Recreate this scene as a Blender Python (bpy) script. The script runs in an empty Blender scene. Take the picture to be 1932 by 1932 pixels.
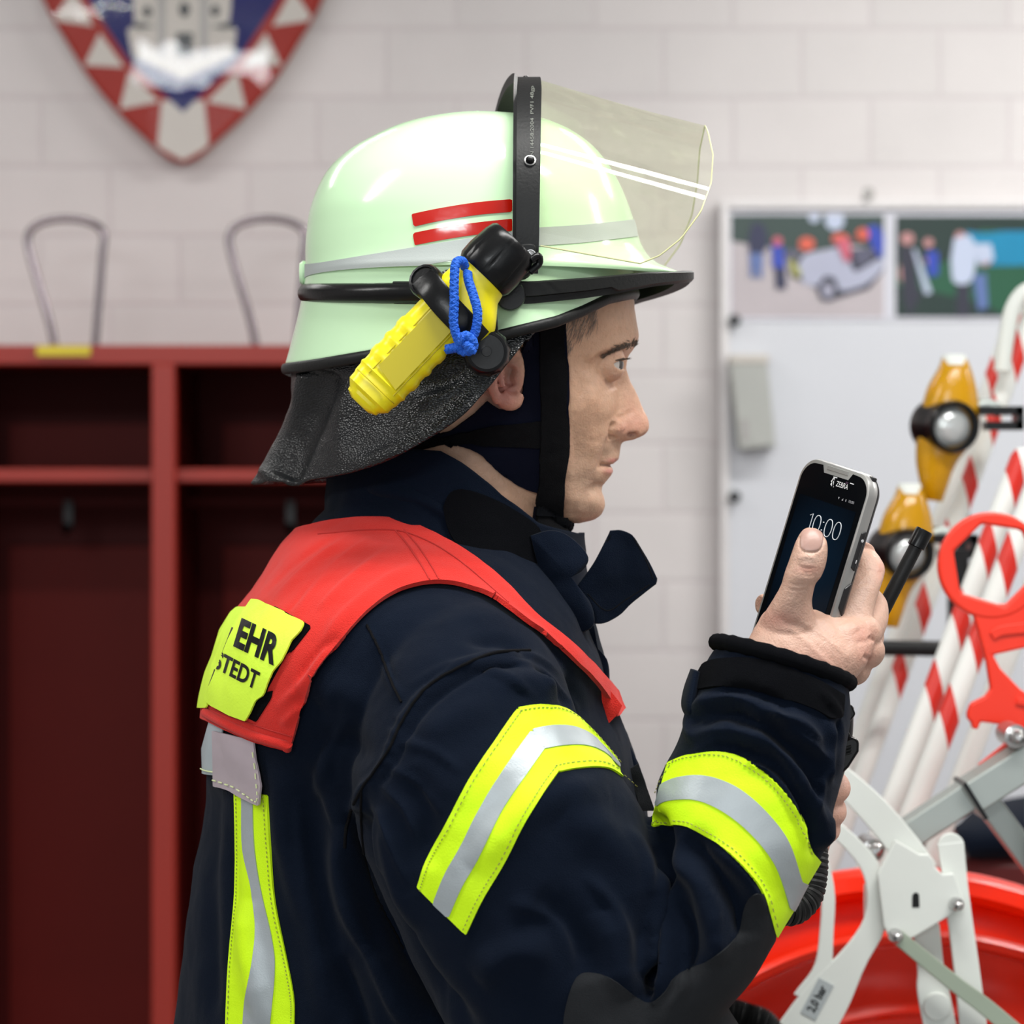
import bpy, bmesh, math, random
import numpy as np
from mathutils import Vector, Matrix, noise
from mathutils.bvhtree import BVHTree
random.seed(7)
C = bpy.context.scene.collection
# ------------------------------------------------------------------ camera, world, lights, exposure
F, D, CZ = 5500.0, 2.2, 1.57
cam_d = bpy.data.cameras.new('camera'); cam = bpy.data.objects.new('camera', cam_d); C.objects.link(cam)
cam.location = (0, -D, CZ); cam.rotation_euler = (math.pi/2, 0, 0)
cam_d.sensor_width = 36; cam_d.lens = 36*F/1932; cam_d.clip_start = .05
cam_d.dof.use_dof = True; cam_d.dof.focus_distance = 2.05; cam_d.dof.aperture_fstop = 7.6
bpy.context.scene.camera = cam
sc = bpy.context.scene
sc.view_settings.view_transform = 'Standard'; sc.view_settings.look = 'None'; sc.view_settings.gamma = 1
sc.view_settings.use_curve_mapping = False
sc.view_settings.exposure = -0.06
w = bpy.data.worlds.new('world'); sc.world = w; w.use_nodes = True
w.node_tree.nodes['Background'].inputs[0].default_value = (.93, .97, 1, 1)
w.node_tree.nodes['Background'].inputs[1].default_value = .38
def area(name, loc, rot, sx, sy, power, col=(1, 1, 1)):
    l = bpy.data.lights.new(name, 'AREA'); l.shape = 'RECTANGLE'; l.size = sx; l.size_y = sy; l.energy = power; l.color = col
    o = bpy.data.objects.new(name, l); C.objects.link(o); o.location = loc; o.rotation_euler = rot
    return o
# daylight through the open vehicle gate behind the camera, ceiling tubes in pairs
area('gate_daylight', (.2, -5.2, 1.6), (math.radians(88), 0, 0), 4.2, 1.8, 34, (.94, .98, 1))
area('window_daylight', (-1.25, -5.2, 2.93), (math.radians(84), 0, 0), 1.6, .4, 62, (.94, .98, 1))
TUBES = [(0.55, -.64, 2.95), (0.55, -.48, 2.95), (-2.0, -.62, 2.95), (-2.0, -.5, 2.95), (1.3, 1.9, 2.95), (1.3, 2.02, 2.95), (-1.3, 1.9, 2.95), (-1.3, 2.02, 2.95), (2.9, .5, 2.95), (2.9, .62, 2.95)]
TPOW = [23, 23, 17, 17, 21, 21, 6.5, 6.5, 18, 18]
for i, p in enumerate(TUBES):
    area('tube_light', p, (0, 0, 0), 1.45, .07 if i < 2 else .035, TPOW[i], (1, .99, .96))

# ------------------------------------------------------------------ helpers
def PX(px, py, y):
    k = (y + D)/F
    return Vector(((px-966)*k, y, CZ-(py-966)*k))
def ppm(y): return F/(y+D)
def cr(pts, n):
    """Catmull-Rom through pts, n samples"""
    P = np.array([list(p) for p in pts], float); m = len(P)
    if m == 2:
        t = np.linspace(0, 1, n)[:, None]; return P[0]*(1-t)+P[1]*t
    E = np.vstack([2*P[0]-P[1], P, 2*P[-1]-P[-2]])
    s = np.linspace(0, m-1, n); i = np.minimum(s.astype(int), m-2); t = (s-i)[:, None]
    a, b, c, d = E[i], E[i+1], E[i+2], E[i+3]
    return .5*((2*b)+(c-a)*t+(2*a-5*b+4*c-d)*t*t+(3*b-a-3*c+d)*t**3)
def sm(*pts, n=None): return [tuple(p) for p in cr(pts, n or len(pts)*6)]
def me(name, V, Fc, mat=None, parent=None, smooth=True):
    m = bpy.data.meshes.new(name); m.from_pydata([tuple(v) for v in V], [], [tuple(f) for f in Fc]); m.update()
    o = bpy.data.objects.new(name, m); C.objects.link(o)
    if mat:
        for q in (mat if isinstance(mat, (list, tuple)) else [mat]): m.materials.append(q)
    if smooth: m.polygons.foreach_set('use_smooth', [True]*len(m.polygons))
    if parent: o.parent = parent; o.matrix_parent_inverse = parent_inv(parent)
    return o
def world(o):
    b = Matrix.LocRotScale(o.location, o.rotation_euler, o.scale)
    return world(o.parent) @ o.matrix_parent_inverse @ b if o.parent else b
def parent_inv(p): return world(p).inverted()
class G:
    """mesh collector"""
    def __init__(s): s.V = []; s.F = []; s.M = []
    def add(s, V, Fc, mi=0):
        b = len(s.V); s.V += [Vector(v) for v in V]; s.F += [tuple(i+b for i in f) for f in Fc]; s.M += [mi]*len(Fc); return s
    def build(s, name, mat, parent=None, smooth=True, bevel=0, auto=42, label=None):
        o = me(name, s.V, s.F, mat, parent, smooth)
        if isinstance(mat, (list, tuple)): o.data.polygons.foreach_set('material_index', s.M)
        bm = bmesh.new(); bm.from_mesh(o.data); bmesh.ops.recalc_face_normals(bm, faces=bm.faces); bm.to_mesh(o.data); bm.free()
        if auto is not None and smooth:
            o.data.set_sharp_from_angle(angle=math.radians(auto))
        if bevel:
            b = o.modifiers.new('b', 'BEVEL'); b.width = bevel; b.segments = 2; b.limit_method = 'ANGLE'; b.angle_limit = .6; b.harden_normals = False
        if label: o['label'] = label
        return o
def grid_faces(nu, nv, cu=False, cv=False):
    Fc = []
    for i in range(nu if cu else nu-1):
        for j in range(nv if cv else nv-1):
            a, b = i, (i+1) % nu; c, d = j, (j+1) % nv
            Fc.append((a*nv+c, a*nv+d, b*nv+d, b*nv+c))
    return Fc
def ringloft(rings, cap=True):
    """rings: list of equal-length closed point lists"""
    n = len(rings[0]); V = [p for r in rings for p in r]; Fc = grid_faces(len(rings), n, False, True)
    if cap:
        for k, base in ((0, 0), (1, (len(rings)-1)*n)):
            c = sum((Vector(V[base+i]) for i in range(n)), Vector())/n; V.append(c); ci = len(V)-1
            for i in range(n):
                f = (base+i, base+(i+1) % n, ci); Fc.append(f if k else f[::-1])
    return V, Fc
def se(t, n):
    c, s = math.cos(t), math.sin(t)
    return math.copysign(abs(c)**(2/n), c), math.copysign(abs(s)**(2/n), s)
def loft(secs, N=40, seg=64, cap=True):
    """secs: (A(px,py), B(px,py), yc, depth[, yb, n]) -> smooth tube whose outline passes A and B; yb = depth of B if different"""
    R = []
    for s in secs:
        A, B, yc, d = s[:4]; yb = s[4] if len(s) > 4 and s[4] is not None else yc; n = s[5] if len(s) > 5 else 2.2
        a, b = PX(*A, yc), PX(*B, yb); R.append([*a, *b, d, n])
    R = cr(R, N); rings = []
    for r in R:
        a, b = Vector(r[:3]), Vector(r[3:6]); c, u = (a+b)/2, (b-a)/2; ring = []
        for k in range(seg):
            x, y = se(2*math.pi*k/seg, r[7]); ring.append(c+u*x+Vector((0, r[6]*y, 0)))
        rings.append(ring)
    return ringloft(rings, cap)
def frames(P):
    P = [Vector(p) for p in P]; T = [(P[min(i+1, len(P)-1)]-P[max(i-1, 0)]).normalized() for i in range(len(P))]
    up = Vector((0, 1, 0)) if abs(T[0].y) < .9 else Vector((1, 0, 0)); a = T[0].cross(up).normalized(); out = []
    for p, t in zip(P, T):
        a = (a-t*a.dot(t)).normalized(); out.append((p, t, a, t.cross(a)))
    return out
def tube(P, r, seg=12, n=None, closed=False, flat=1.0, cap=True):
    if n: P = cr(P, n)
    r = r if hasattr(r, '__len__') else [r]*len(P)
    if len(r) != len(P): r = cr([[q] for q in r], len(P))[:, 0]
    rings = []
    for (p, t, a, b), q in zip(frames(P), r):
        rings.append([p+a*q*math.cos(2*math.pi*k/seg)+b*q*flat*math.sin(2*math.pi*k/seg) for k in range(seg)])
    if closed:
        return [p for g in rings for p in g], grid_faces(len(rings), seg, True, True)
    return ringloft(rings, cap)
def box(c, s, M=None):
    x, y, z = [q/2 for q in s]; V = [Vector((i*x, j*y, k*z)) for i in (-1, 1) for j in (-1, 1) for k in (-1, 1)]
    if M: V = [M @ v for v in V]
    V = [v+Vector(c) for v in V]
    return V, [(0, 1, 3, 2), (4, 6, 7, 5), (0, 4, 5, 1), (2, 3, 7, 6), (0, 2, 6, 4), (1, 5, 7, 3)]
def bb(a, b):
    a, b = Vector(a), Vector(b); return box((a+b)/2, [abs(q) for q in (b-a)])
def lathe(prof, M, seg=48, cap=True):
    """prof: (r, h) pairs around local z; M places it"""
    rings = [[M @ Vector((r*math.cos(2*math.pi*k/seg), r*math.sin(2*math.pi*k/seg), h)) for k in range(seg)] for r, h in prof]
    return ringloft(rings, cap)
def frame_mat(o, z, x=None):
    z = Vector(z).normalized(); x = Vector(x) if x is not None else (Vector((1, 0, 0)) if abs(z.x) < .9 else Vector((0, 0, 1)))
    x = (x-z*x.dot(z)).normalized(); y = z.cross(x)
    M = Matrix((x, y, z)).transposed().to_4x4(); M.translation = Vector(o); return M
def plate(poly, y0, y1, ref=None):
    """extruded outline (pixels taken at depth y0) with real thickness y0..y1"""
    n = len(poly); a = [PX(p[0], p[1], y0) for p in poly]; V = a+[Vector((v.x, y1, v.z)) for v in a]
    return V, [tuple(range(n)), tuple(range(2*n-1, n-1, -1))]+[(i, i+n, (i+1) % n+n, (i+1) % n) for i in range(n)]
def ribbon(pts, wd, n=24):
    P = cr(pts, n); wd = wd if hasattr(wd, '__len__') else [wd]*2; ws = cr([[q] for q in wd], n)[:, 0]
    T = np.gradient(P, axis=0); T /= np.linalg.norm(T, axis=1)[:, None]; N_ = np.stack([-T[:, 1], T[:, 0]], 1)
    a = P+N_*ws[:, None]/2; b = P-N_*ws[:, None]/2
    return [tuple(q) for q in a]+[tuple(q) for q in b[::-1]]
def circ(cx, cy, r, n=32, ry=None, a0=0): return [(cx+r*math.cos(a0+2*math.pi*k/n), cy+(ry or r)*math.sin(a0+2*math.pi*k/n)) for k in range(n)]
def empty(name, loc, rz=0):
    o = bpy.data.objects.new(name, None); C.objects.link(o); o.location = loc; o.empty_display_size = .05; return o
def tag(o, label, cat, group=None):
    o['label'] = label; o['category'] = cat
    if group: o['group'] = group
    return o
def struct(o, label=None):
    o['kind'] = 'structure'
    if label: o['label'] = label
    return o
# ---- voxel remesh, smoothing, sculpting on numpy arrays
def remesh(geo, vox):
    o = me('tmp', geo.V, geo.F); bm = bmesh.new(); bm.from_mesh(o.data); bmesh.ops.recalc_face_normals(bm, faces=bm.faces); bm.to_mesh(o.data); bm.free()
    m = o.modifiers.new('r', 'REMESH'); m.mode = 'VOXEL'; m.voxel_size = vox; m.adaptivity = 0
    dg = bpy.context.evaluated_depsgraph_get(); e = o.evaluated_get(dg).to_mesh()
    V = np.empty(len(e.vertices)*3); e.vertices.foreach_get('co', V); V = V.reshape(-1, 3)
    Q = np.array([tuple(p.vertices) for p in e.polygons])
    o.evaluated_get(dg).to_mesh_clear(); md = o.data; bpy.data.objects.remove(o); bpy.data.meshes.remove(md)
    return V, Q
def smooth(V, Q, it, f=.5, wgt=None):
    E = np.vstack([Q[:, [0, 1]], Q[:, [1, 2]], Q[:, [2, 3]], Q[:, [3, 0]]]) if Q.shape[1] == 4 else np.vstack([Q[:, [0, 1]], Q[:, [1, 2]], Q[:, [2, 0]]])
    n = len(V); cnt = np.bincount(E[:, 0], minlength=n)+np.bincount(E[:, 1], minlength=n); cnt = np.maximum(cnt, 1)[:, None]
    for k in range(it):
        for ff in (f, -f*1.02) if f < 0.9 else (f,):
            S = np.stack([np.bincount(E[:, 0], V[E[:, 1], c], n)+np.bincount(E[:, 1], V[E[:, 0], c], n) for c in range(3)], 1)
            dlt = (S/cnt-V)*ff
            V = V+(dlt if wgt is None else dlt*wgt[:, None])
    return V
def shrink(V, Q, it, f=.5):
    E = np.vstack([Q[:, [0, 1]], Q[:, [1, 2]], Q[:, [2, 3]], Q[:, [3, 0]]]); n = len(V)
    cnt = (np.bincount(E[:, 0], minlength=n)+np.bincount(E[:, 1], minlength=n))[:, None]
    for k in range(it):
        S = np.stack([np.bincount(E[:, 0], V[E[:, 1], c], n)+np.bincount(E[:, 1], V[E[:, 0], c], n) for c in range(3)], 1)
        V = V+(S/cnt-V)*f
    return V
def normals(V, Q):
    d1 = V[Q[:, 2]]-V[Q[:, 0]]; d2 = V[Q[:, 3 if Q.shape[1] == 4 else 1]]-V[Q[:, 1 if Q.shape[1] == 4 else 0]]
    fn = np.cross(d1, d2) if Q.shape[1] == 4 else np.cross(V[Q[:, 1]]-V[Q[:, 0]], V[Q[:, 2]]-V[Q[:, 0]])
    N_ = np.zeros_like(V)
    for c in range(3):
        for k in range(Q.shape[1]): N_[:, c] += np.bincount(Q[:, k], fn[:, c], len(V))
    return N_/np.maximum(np.linalg.norm(N_, axis=1), 1e-12)[:, None]
def topx(V):
    k = F/(V[:, 1]+D); return np.stack([966+V[:, 0]*k, 966-(V[:, 2]-CZ)*k], 1)
def pdist(p, line, closed=False):
    """signed-by-side distance to polyline, plus parameter 0..1"""
    L = np.array(line, float)
    if closed: L = np.vstack([L, L[:1]])
    best = np.full(len(p), 1e9); side = np.ones(len(p)); par = np.zeros(len(p)); ns = len(L)-1
    for i in range(ns):
        a, b = L[i], L[i+1]; ab = b-a; ll = max(ab @ ab, 1e-9); t = np.clip(((p-a) @ ab)/ll, 0, 1)
        q = p-(a+t[:, None]*ab); d = np.hypot(q[:, 0], q[:, 1]); m = d < best
        best[m] = d[m]; side[m] = np.sign(ab[0]*q[m, 1]-ab[1]*q[m, 0]+1e-9); par[m] = (i+t[m])/ns
    return best, side, par
def sdf(p, poly):
    d, _, _ = pdist(p, poly, True); P = np.array(poly, float); ins = np.zeros(len(p), bool); n = len(P)
    for i in range(n):
        a, b = P[i], P[(i+1) % n]
        if a[1] == b[1]: continue
        c = ((a[1] > p[:, 1]) != (b[1] > p[:, 1])); x = (b[0]-a[0])*(p[:, 1]-a[1])/(b[1]-a[1])+a[0]; ins ^= c & (p[:, 0] < x)
    return np.where(ins, d, -d)
def sculpt(V, Q, strokes, face=True, ymax=None):
    """strokes: (points px, width1, width2, amp m [, taper]) ridges (+) and valleys (-) with separate widths on either side"""
    N_ = normals(V, Q); p = topx(V); fw = np.clip((-N_[:, 1])*3+.3, 0, 1) if face else np.ones(len(V))
    if ymax is not None: fw = fw*(V[:, 1] < ymax)
    disp = np.zeros(len(V))
    for s in strokes:
        L, w1, w2, amp = s[:4]; tap = s[4] if len(s) > 4 else .25
        L = cr(L, 14) if len(L) > 2 else np.array(L, float)
        m = 3*max(w1, w2); lo, hi = L.min(0)-m, L.max(0)+m
        idx = np.where((p[:, 0] > lo[0]) & (p[:, 0] < hi[0]) & (p[:, 1] > lo[1]) & (p[:, 1] < hi[1]) & (fw > 0))[0]
        if not len(idx): continue
        if len(L) == 1: d = np.hypot(*(p[idx]-L[0]).T); g = np.exp(-(d/w1)**2)
        else:
            d, sd, t = pdist(p[idx], L); wd = np.where(sd > 0, w1, w2); g = np.exp(-(d/wd)**2)
            if tap: g = g*np.clip(np.minimum(t, 1-t)/tap, 0, 1)**.7
        disp[idx] += amp*g
    return V+N_*(disp*fw)[:, None]
def fractal(V, scale, amp, seed=0, octv=3, N_=None):
    d = np.array([noise.fractal(Vector(v)*scale+Vector((seed, 0, 0)), 1.0, 2.0, octv) for v in V])
    return V+N_*(d*amp)[:, None]
def obj_from(name, V, Q, mat, parent=None):
    m = bpy.data.meshes.new(name); m.vertices.add(len(V)); m.vertices.foreach_set('co', V.astype(np.float32).ravel())
    k = Q.shape[1]; m.loops.add(Q.size); m.loops.foreach_set('vertex_index', Q.astype(np.int32).ravel())
    m.polygons.add(len(Q)); m.polygons.foreach_set('loop_start', np.arange(len(Q), dtype=np.int32)*k)
    m.update(calc_edges=True); m.validate()
    m.polygons.foreach_set('use_smooth', [True]*len(m.polygons))
    o = bpy.data.objects.new(name, m); C.objects.link(o)
    if mat: m.materials.append(mat)
    if parent: o.parent = parent; o.matrix_parent_inverse = parent_inv(parent)
    return o
def cut(src, poly, off, yr=(-9, 9), name=None, mat=None, parent=None, thick=.0015, nmax=None, label=None, extra=None, allp=False):
    """cloth patch: the part of surface src=(V,Q,N) inside the outline, lifted off by off, given thickness"""
    V, Q, N_ = src; p = topx(V); P = np.array(poly, float)
    f = np.full(len(V), -50.); lo, hi = P.min(0)-12, P.max(0)+12
    idx = np.where((p[:, 0] > lo[0]) & (p[:, 0] < hi[0]) & (p[:, 1] > lo[1]) & (p[:, 1] < hi[1]) & (V[:, 1] > yr[0]-.03) & (V[:, 1] < yr[1]+.03))[0]
    f[idx] = sdf(p[idx], poly)
    k = ppm(0)
    f = np.minimum(f, np.minimum((V[:, 1]-yr[0])*k, (yr[1]-V[:, 1])*k))
    if nmax is not None: f = np.minimum(f, (nmax-N_[:, 1])*60)
    if extra is not None: f = np.minimum(f, extra)
    T = np.vstack([Q[:, [0, 1, 2]], Q[:, [0, 2, 3]]]) if Q.shape[1] == 4 else Q
    ins = f[T] > 0; c = ins.sum(1); W = V+N_*off
    full = T[c == 3]; out = []; VV = list(W[:0]); used = {}; verts = []; 
    def vid(i):
        if i not in used: used[i] = len(verts); verts.append(W[i])
        return used[i]
    def eid(i, j):
        key = (min(i, j), max(i, j))
        if key not in used:
            a, b = key; t = f[a]/(f[a]-f[b]); used[key] = len(verts); verts.append(W[a]+(W[b]-W[a])*t)
        return used[key]
    for t in full: out.append((vid(t[0]), vid(t[1]), vid(t[2])))
    for t, s in zip(T[(c > 0) & (c < 3)], ins[(c > 0) & (c < 3)]):
        t = [int(q) for q in t]
        if s.sum() == 1:
            k_ = int(np.argmax(s)); a, b, d = t[k_], t[(k_+1) % 3], t[(k_+2) % 3]; out.append((vid(a), eid(a, b), eid(a, d)))
        else:
            k_ = int(np.argmin(s)); a, b, d = t[k_], t[(k_+1) % 3], t[(k_+2) % 3]; e1, e2 = eid(a, b), eid(a, d)
            out.append((e1, vid(b), vid(d))); out.append((e1, vid(d), e2))
    if out:   # drop specks cut loose at the outline
        T_ = np.array(out); lab = np.arange(len(verts))
        while True:
            m_ = lab[T_].min(1); l2 = lab.copy(); np.minimum.at(l2, T_.ravel(), np.repeat(m_, 3)); l2 = l2[l2]
            if (l2 == lab).all(): break
            lab = l2
        cnt = np.bincount(lab[T_[:, 0]], minlength=len(verts)); keep = cnt[lab[T_[:, 0]]] > .12*len(T_) if not allp else np.ones(len(T_), bool); T_ = T_[keep]
        u_, inv = np.unique(T_.ravel(), return_inverse=True); verts = [verts[i] for i in u_]; out = inv.reshape(-1, 3).tolist()
    o = me(name, verts, out, mat, parent)
    if thick:
        s = o.modifiers.new('s', 'SOLIDIFY'); s.thickness = thick; s.offset = -1; s.use_quality_normals = False; es = o.modifiers.new('e', 'EDGE_SPLIT'); es.split_angle = math.radians(50)
    if label: o['label'] = label
    return o
def bvh(V, Q): return BVHTree.FromPolygons([tuple(v) for v in V], [tuple(int(i) for i in q) for q in Q])
CAM = Vector((0, -D, CZ))
def hit(tree, px, py, lift=0.0):
    d = (PX(px, py, 0)-CAM).normalized(); h = tree.ray_cast(CAM, d)
    if h[0] is None: return None
    return h[0]+(h[1]*(1 if h[1].dot(d) < 0 else -1))*lift
def text_mesh(s, size=1, bold=0.0, shear=0, ext=0):
    cu = bpy.data.curves.new('t', 'FONT'); cu.body = s; cu.size = size; cu.offset = bold; cu.shear = shear; cu.align_x = 'CENTER'; cu.align_y = 'CENTER'; cu.resolution_u = 4
    o = bpy.data.objects.new('t', cu); C.objects.link(o); dg = bpy.context.evaluated_depsgraph_get(); dg.update()
    m = o.evaluated_get(dg).to_mesh(); V = [v.co.copy() for v in m.vertices]; Fc = [tuple(p.vertices) for p in m.polygons]
    o.evaluated_get(dg).to_mesh_clear(); bpy.data.objects.remove(o); bpy.data.curves.remove(cu)
    return V, Fc
# ---- materials
def M_(name, col, rough=.5, metal=0, spec=.5, bump=0, bscale=200, **kw):
    m = bpy.data.materials.new(name); m.use_nodes = True; nt = m.node_tree; b = nt.nodes['Principled BSDF']
    b.inputs['Base Color'].default_value = (*col, 1); b.inputs['Roughness'].default_value = rough; b.inputs['Metallic'].default_value = metal
    b.inputs['Specular IOR Level'].default_value = spec
    for k, v in kw.items():
        k = k.replace('_', ' ')
        if k in b.inputs: b.inputs[k].default_value = v
    tc = nt.nodes.new('ShaderNodeTexCoord')
    nz = nt.nodes.new('ShaderNodeTexNoise'); nz.inputs['Scale'].default_value = bscale; nz.inputs['Detail'].default_value = 3; nt.links.new(tc.outputs['Object'], nz.inputs['Vector'])
    if bump:
        bp = nt.nodes.new('ShaderNodeBump'); bp.inputs['Strength'].default_value = bump; bp.inputs['Distance'].default_value = .001
        nt.links.new(nz.outputs['Fac'], bp.inputs['Height']); nt.links.new(bp.outputs[0], b.inputs['Normal'])
    # slight natural variation of the surface colour
    mx = nt.nodes.new('ShaderNodeMix'); mx.data_type = 'RGBA'; n2 = nt.nodes.new('ShaderNodeTexNoise'); n2.inputs['Scale'].default_value = 9; n2.inputs['Detail'].default_value = 4
    nt.links.new(tc.outputs['Object'], n2.inputs['Vector']); nt.links.new(n2.outputs['Fac'], mx.inputs['Factor'])
    v = kw.get('var', .08); mx.inputs[6].default_value = (*[c*(1-v) for c in col], 1); mx.inputs[7].default_value = (*[min(1, c*(1+v)) for c in col], 1)
    nt.links.new(mx.outputs[2], b.inputs['Base Color'])
    return m
def attr_color(m, name, mulvar=True):
    nt = m.node_tree; a = nt.nodes.new('ShaderNodeAttribute'); a.attribute_name = name; b = nt.nodes['Principled BSDF']; nt.links.new(a.outputs['Color'], b.inputs['Base Color']); return a
def s2l(r, g, b): return tuple(((c/255)/12.92 if c/255 <= .04045 else ((c/255+.055)/1.055)**2.4) for c in (r, g, b))
MT = {}
MT['navy'] = M_('navy_cloth', (.0034, .0066, .0150), .9, 0, .07, .6, 1500, Sheen_Weight=.04, Sheen_Roughness=.4, var=.15)
MT['velcro'] = M_('velcro', (.0036, .0040, .0055), .95, 0, .06, 1.0, 2500)
MT['strap'] = M_('strap_webbing', (.0032, .0032, .0042), .85, 0, .12, .8, 1800)
MT['pad'] = M_('navy_padding', (.0042, .0052, .014), .9, 0, .1, .4, 1500)
MT['elbow'] = M_('elbow_patch_cloth', (.015, .0165, .019), .85, 0, .15, .5, 1800)
MT['yellow'] = M_('fluorescent_yellow', (.62, .95, .004), .65, 0, .3, .25, 900, var=.04)
MT['silver'] = M_('reflective_silver', (.36, .40, .42), .45, .25, .5, .15, 900, var=.05)
MT['redcloth'] = M_('red_cloth', (.60, .027, .020), .9, 0, .12, .7, 1200, Sheen_Weight=.1, var=.06)
MT['black'] = M_('black_plastic', (.0035, .0038, .0045), .28, 0, .28, .1, 300)
MT['rubber'] = M_('black_rubber', (.0065, .007, .0075), .48, 0, .28, .2, 400)
MT['torch'] = M_('yellow_plastic', (.86, .74, .003), .35, 0, .5, .1, 300, var=.05)
MT['torchlabel'] = M_('yellow_label', (.52, .43, .002), .4, 0, .4, 0, 300)
MT['cord'] = M_('blue_cord', (.005, .10, .55), .6, 0, .4, .8, 900)
MT['white'] = M_('white_paint', (.74, .77, .73), .45, 0, .4, .1, 60, var=.04)
MT['steel'] = M_('steel', (.5, .5, .5), .25, .9, .5, .1, 60)
MT['alu'] = M_('aluminium', (.42, .46, .44), .45, .6, .5, .1, 60)
MT['chrome'] = M_('chrome', (.19, .16, .175), .16, 1, .5, 0, 60)
MT['redpl'] = M_('red_plastic', (.86, .035, .012), .45, 0, .45, .2, 200, var=.04)
MT['drum'] = M_('red_enamel', (.92, .024, .002), .3, 0, .35, .1, 40, var=.12)
# ================================================================== ROOM
def brick_mat():
    m = bpy.data.materials.new('painted_brick'); m.use_nodes = True; nt = m.node_tree; b = nt.nodes['Principled BSDF']; b.inputs['Roughness'].default_value = .55
    tc = nt.nodes.new('ShaderNodeTexCoord'); mp = nt.nodes.new('ShaderNodeMapping'); mp.inputs['Rotation'].default_value = (math.pi/2, 0, 0)
    mp.inputs['Location'].default_value = (.102, -.071, 0)
    sx = nt.nodes.new('ShaderNodeSeparateXYZ'); cb = nt.nodes.new('ShaderNodeCombineXYZ'); nt.links.new(tc.outputs['Object'], sx.inputs[0])
    a1 = nt.nodes.new('ShaderNodeMath'); a1.operation = 'ADD'; a1.inputs[1].default_value = .0997; a2 = nt.nodes.new('ShaderNodeMath'); a2.operation = 'ADD'; a2.inputs[1].default_value = -.071
    nt.links.new(sx.outputs[0], a1.inputs[0]); nt.links.new(sx.outputs[2], a2.inputs[0]); nt.links.new(a1.outputs[0], cb.inputs[0]); nt.links.new(a2.outputs[0], cb.inputs[1])
    nz = nt.nodes.new('ShaderNodeTexNoise'); nz.inputs['Scale'].default_value = 7; nt.links.new(tc.outputs['Object'], nz.inputs['Vector'])
    vm = nt.nodes.new('ShaderNodeVectorMath'); vm.operation = 'MULTIPLY_ADD'; nt.links.new(nz.outputs['Color'], vm.inputs[0]); vm.inputs[1].default_value = (.006, .006, 0); nt.links.new(cb.outputs[0], vm.inputs[2])
    br = nt.nodes.new('ShaderNodeTexBrick'); nt.links.new(vm.outputs[0], br.inputs['Vector']); br.inputs['Scale'].default_value = 1
    br.inputs['Brick Width'].default_value = .25; br.inputs['Row Height'].default_value = .125; br.inputs['Mortar Size'].default_value = .006; br.inputs['Mortar Smooth'].default_value = .7
    br.inputs['Color1'].default_value = (.66, .63, .625, 1); br.inputs['Color2'].default_value = (.70, .665, .66, 1); br.inputs['Mortar'].default_value = (.64, .595, .60, 1); br.offset = .5
    n2 = nt.nodes.new('ShaderNodeTexNoise'); n2.inputs['Scale'].default_value = 3; n2.inputs['Detail'].default_value = 5; nt.links.new(tc.outputs['Object'], n2.inputs['Vector'])
    mx = nt.nodes.new('ShaderNodeMix'); mx.data_type = 'RGBA'; mx.blend_type = 'MULTIPLY'; mx.inputs['Factor'].default_value = .25; nt.links.new(br.outputs['Color'], mx.inputs[6]); nt.links.new(n2.outputs['Fac'], mx.inputs[7])
    nt.links.new(mx.outputs[2], b.inputs['Base Color'])
    bp = nt.nodes.new('ShaderNodeBump'); bp.invert = True; bp.inputs['Distance'].default_value = .003; bp.inputs['Strength'].default_value = .4
    ad = nt.nodes.new('ShaderNodeMath'); ad.operation = 'MULTIPLY_ADD'; ad.inputs[1].default_value = .25; nt.links.new(n2.outputs['Fac'], ad.inputs[0]); nt.links.new(br.outputs['Fac'], ad.inputs[2])
    nt.links.new(ad.outputs[0], bp.inputs['Height']); nt.links.new(bp.outputs[0], b.inputs['Normal'])
    return m
MT['brick'] = brick_mat()
MT['floor'] = M_('floor_tiles', (.30, .29, .28), .4, bump=.2, bscale=40)
MT['ceil'] = M_('ceiling_paint', (.75, .75, .73), .8)
WY = 3.07
g = G(); g.add(*bb((-3.6, WY, 0), (3.8, WY+.2, 3.2))); struct(g.build('wall_back', MT['brick'], smooth=False))
g = G(); g.add(*bb((-3.8, -4.2, 0), (-3.6, WY+.2, 3.2))); struct(g.build('wall_left', MT['brick'], smooth=False))
g = G(); g.add(*bb((3.8, -4.2, 0), (4.0, WY+.2, 3.2))); struct(g.build('wall_right', MT['brick'], smooth=False))
g = G(); g.add(*bb((-3.8, -4.2, -.1), (4.0, WY+.2, 0))); struct(g.build('floor', MT['floor'], smooth=False))
g = G(); g.add(*bb((-3.8, -4.2, 3.2), (4.0, WY+.2, 3.3))); struct(g.build('ceiling', MT['ceil'], smooth=False))

# ------------------------------------------------------------------ ceiling lamps (housing above each pair of tubes)
lamps = [(0.55, -.56), (-2.0, -.56), (1.3, 1.96), (-1.3, 1.96), (2.9, .56)]
for i, (x, y) in enumerate(lamps):
    e = empty('ceiling_lamp', (x, y, 3.2)); tag(e, 'twin tube ceiling lamp overhead, number %s from the gate side' % ['one', 'two', 'three', 'four', 'five'][i], 'lamp', 'ceiling tube lamps')
    e['label'] = ['twin tube ceiling lamp above the firefighter', 'twin tube ceiling lamp left of the firefighter, on the gate side', 'twin tube ceiling lamp before the pin board', 'twin tube ceiling lamp before the red locker', 'twin tube ceiling lamp by the right-hand wall'][i]
    g = G(); g.add(*bb((x-.75, y-.12, 3.06), (x+.75, y+.12, 3.2))); g.build('housing', MT['white'], e, smooth=False)

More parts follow.
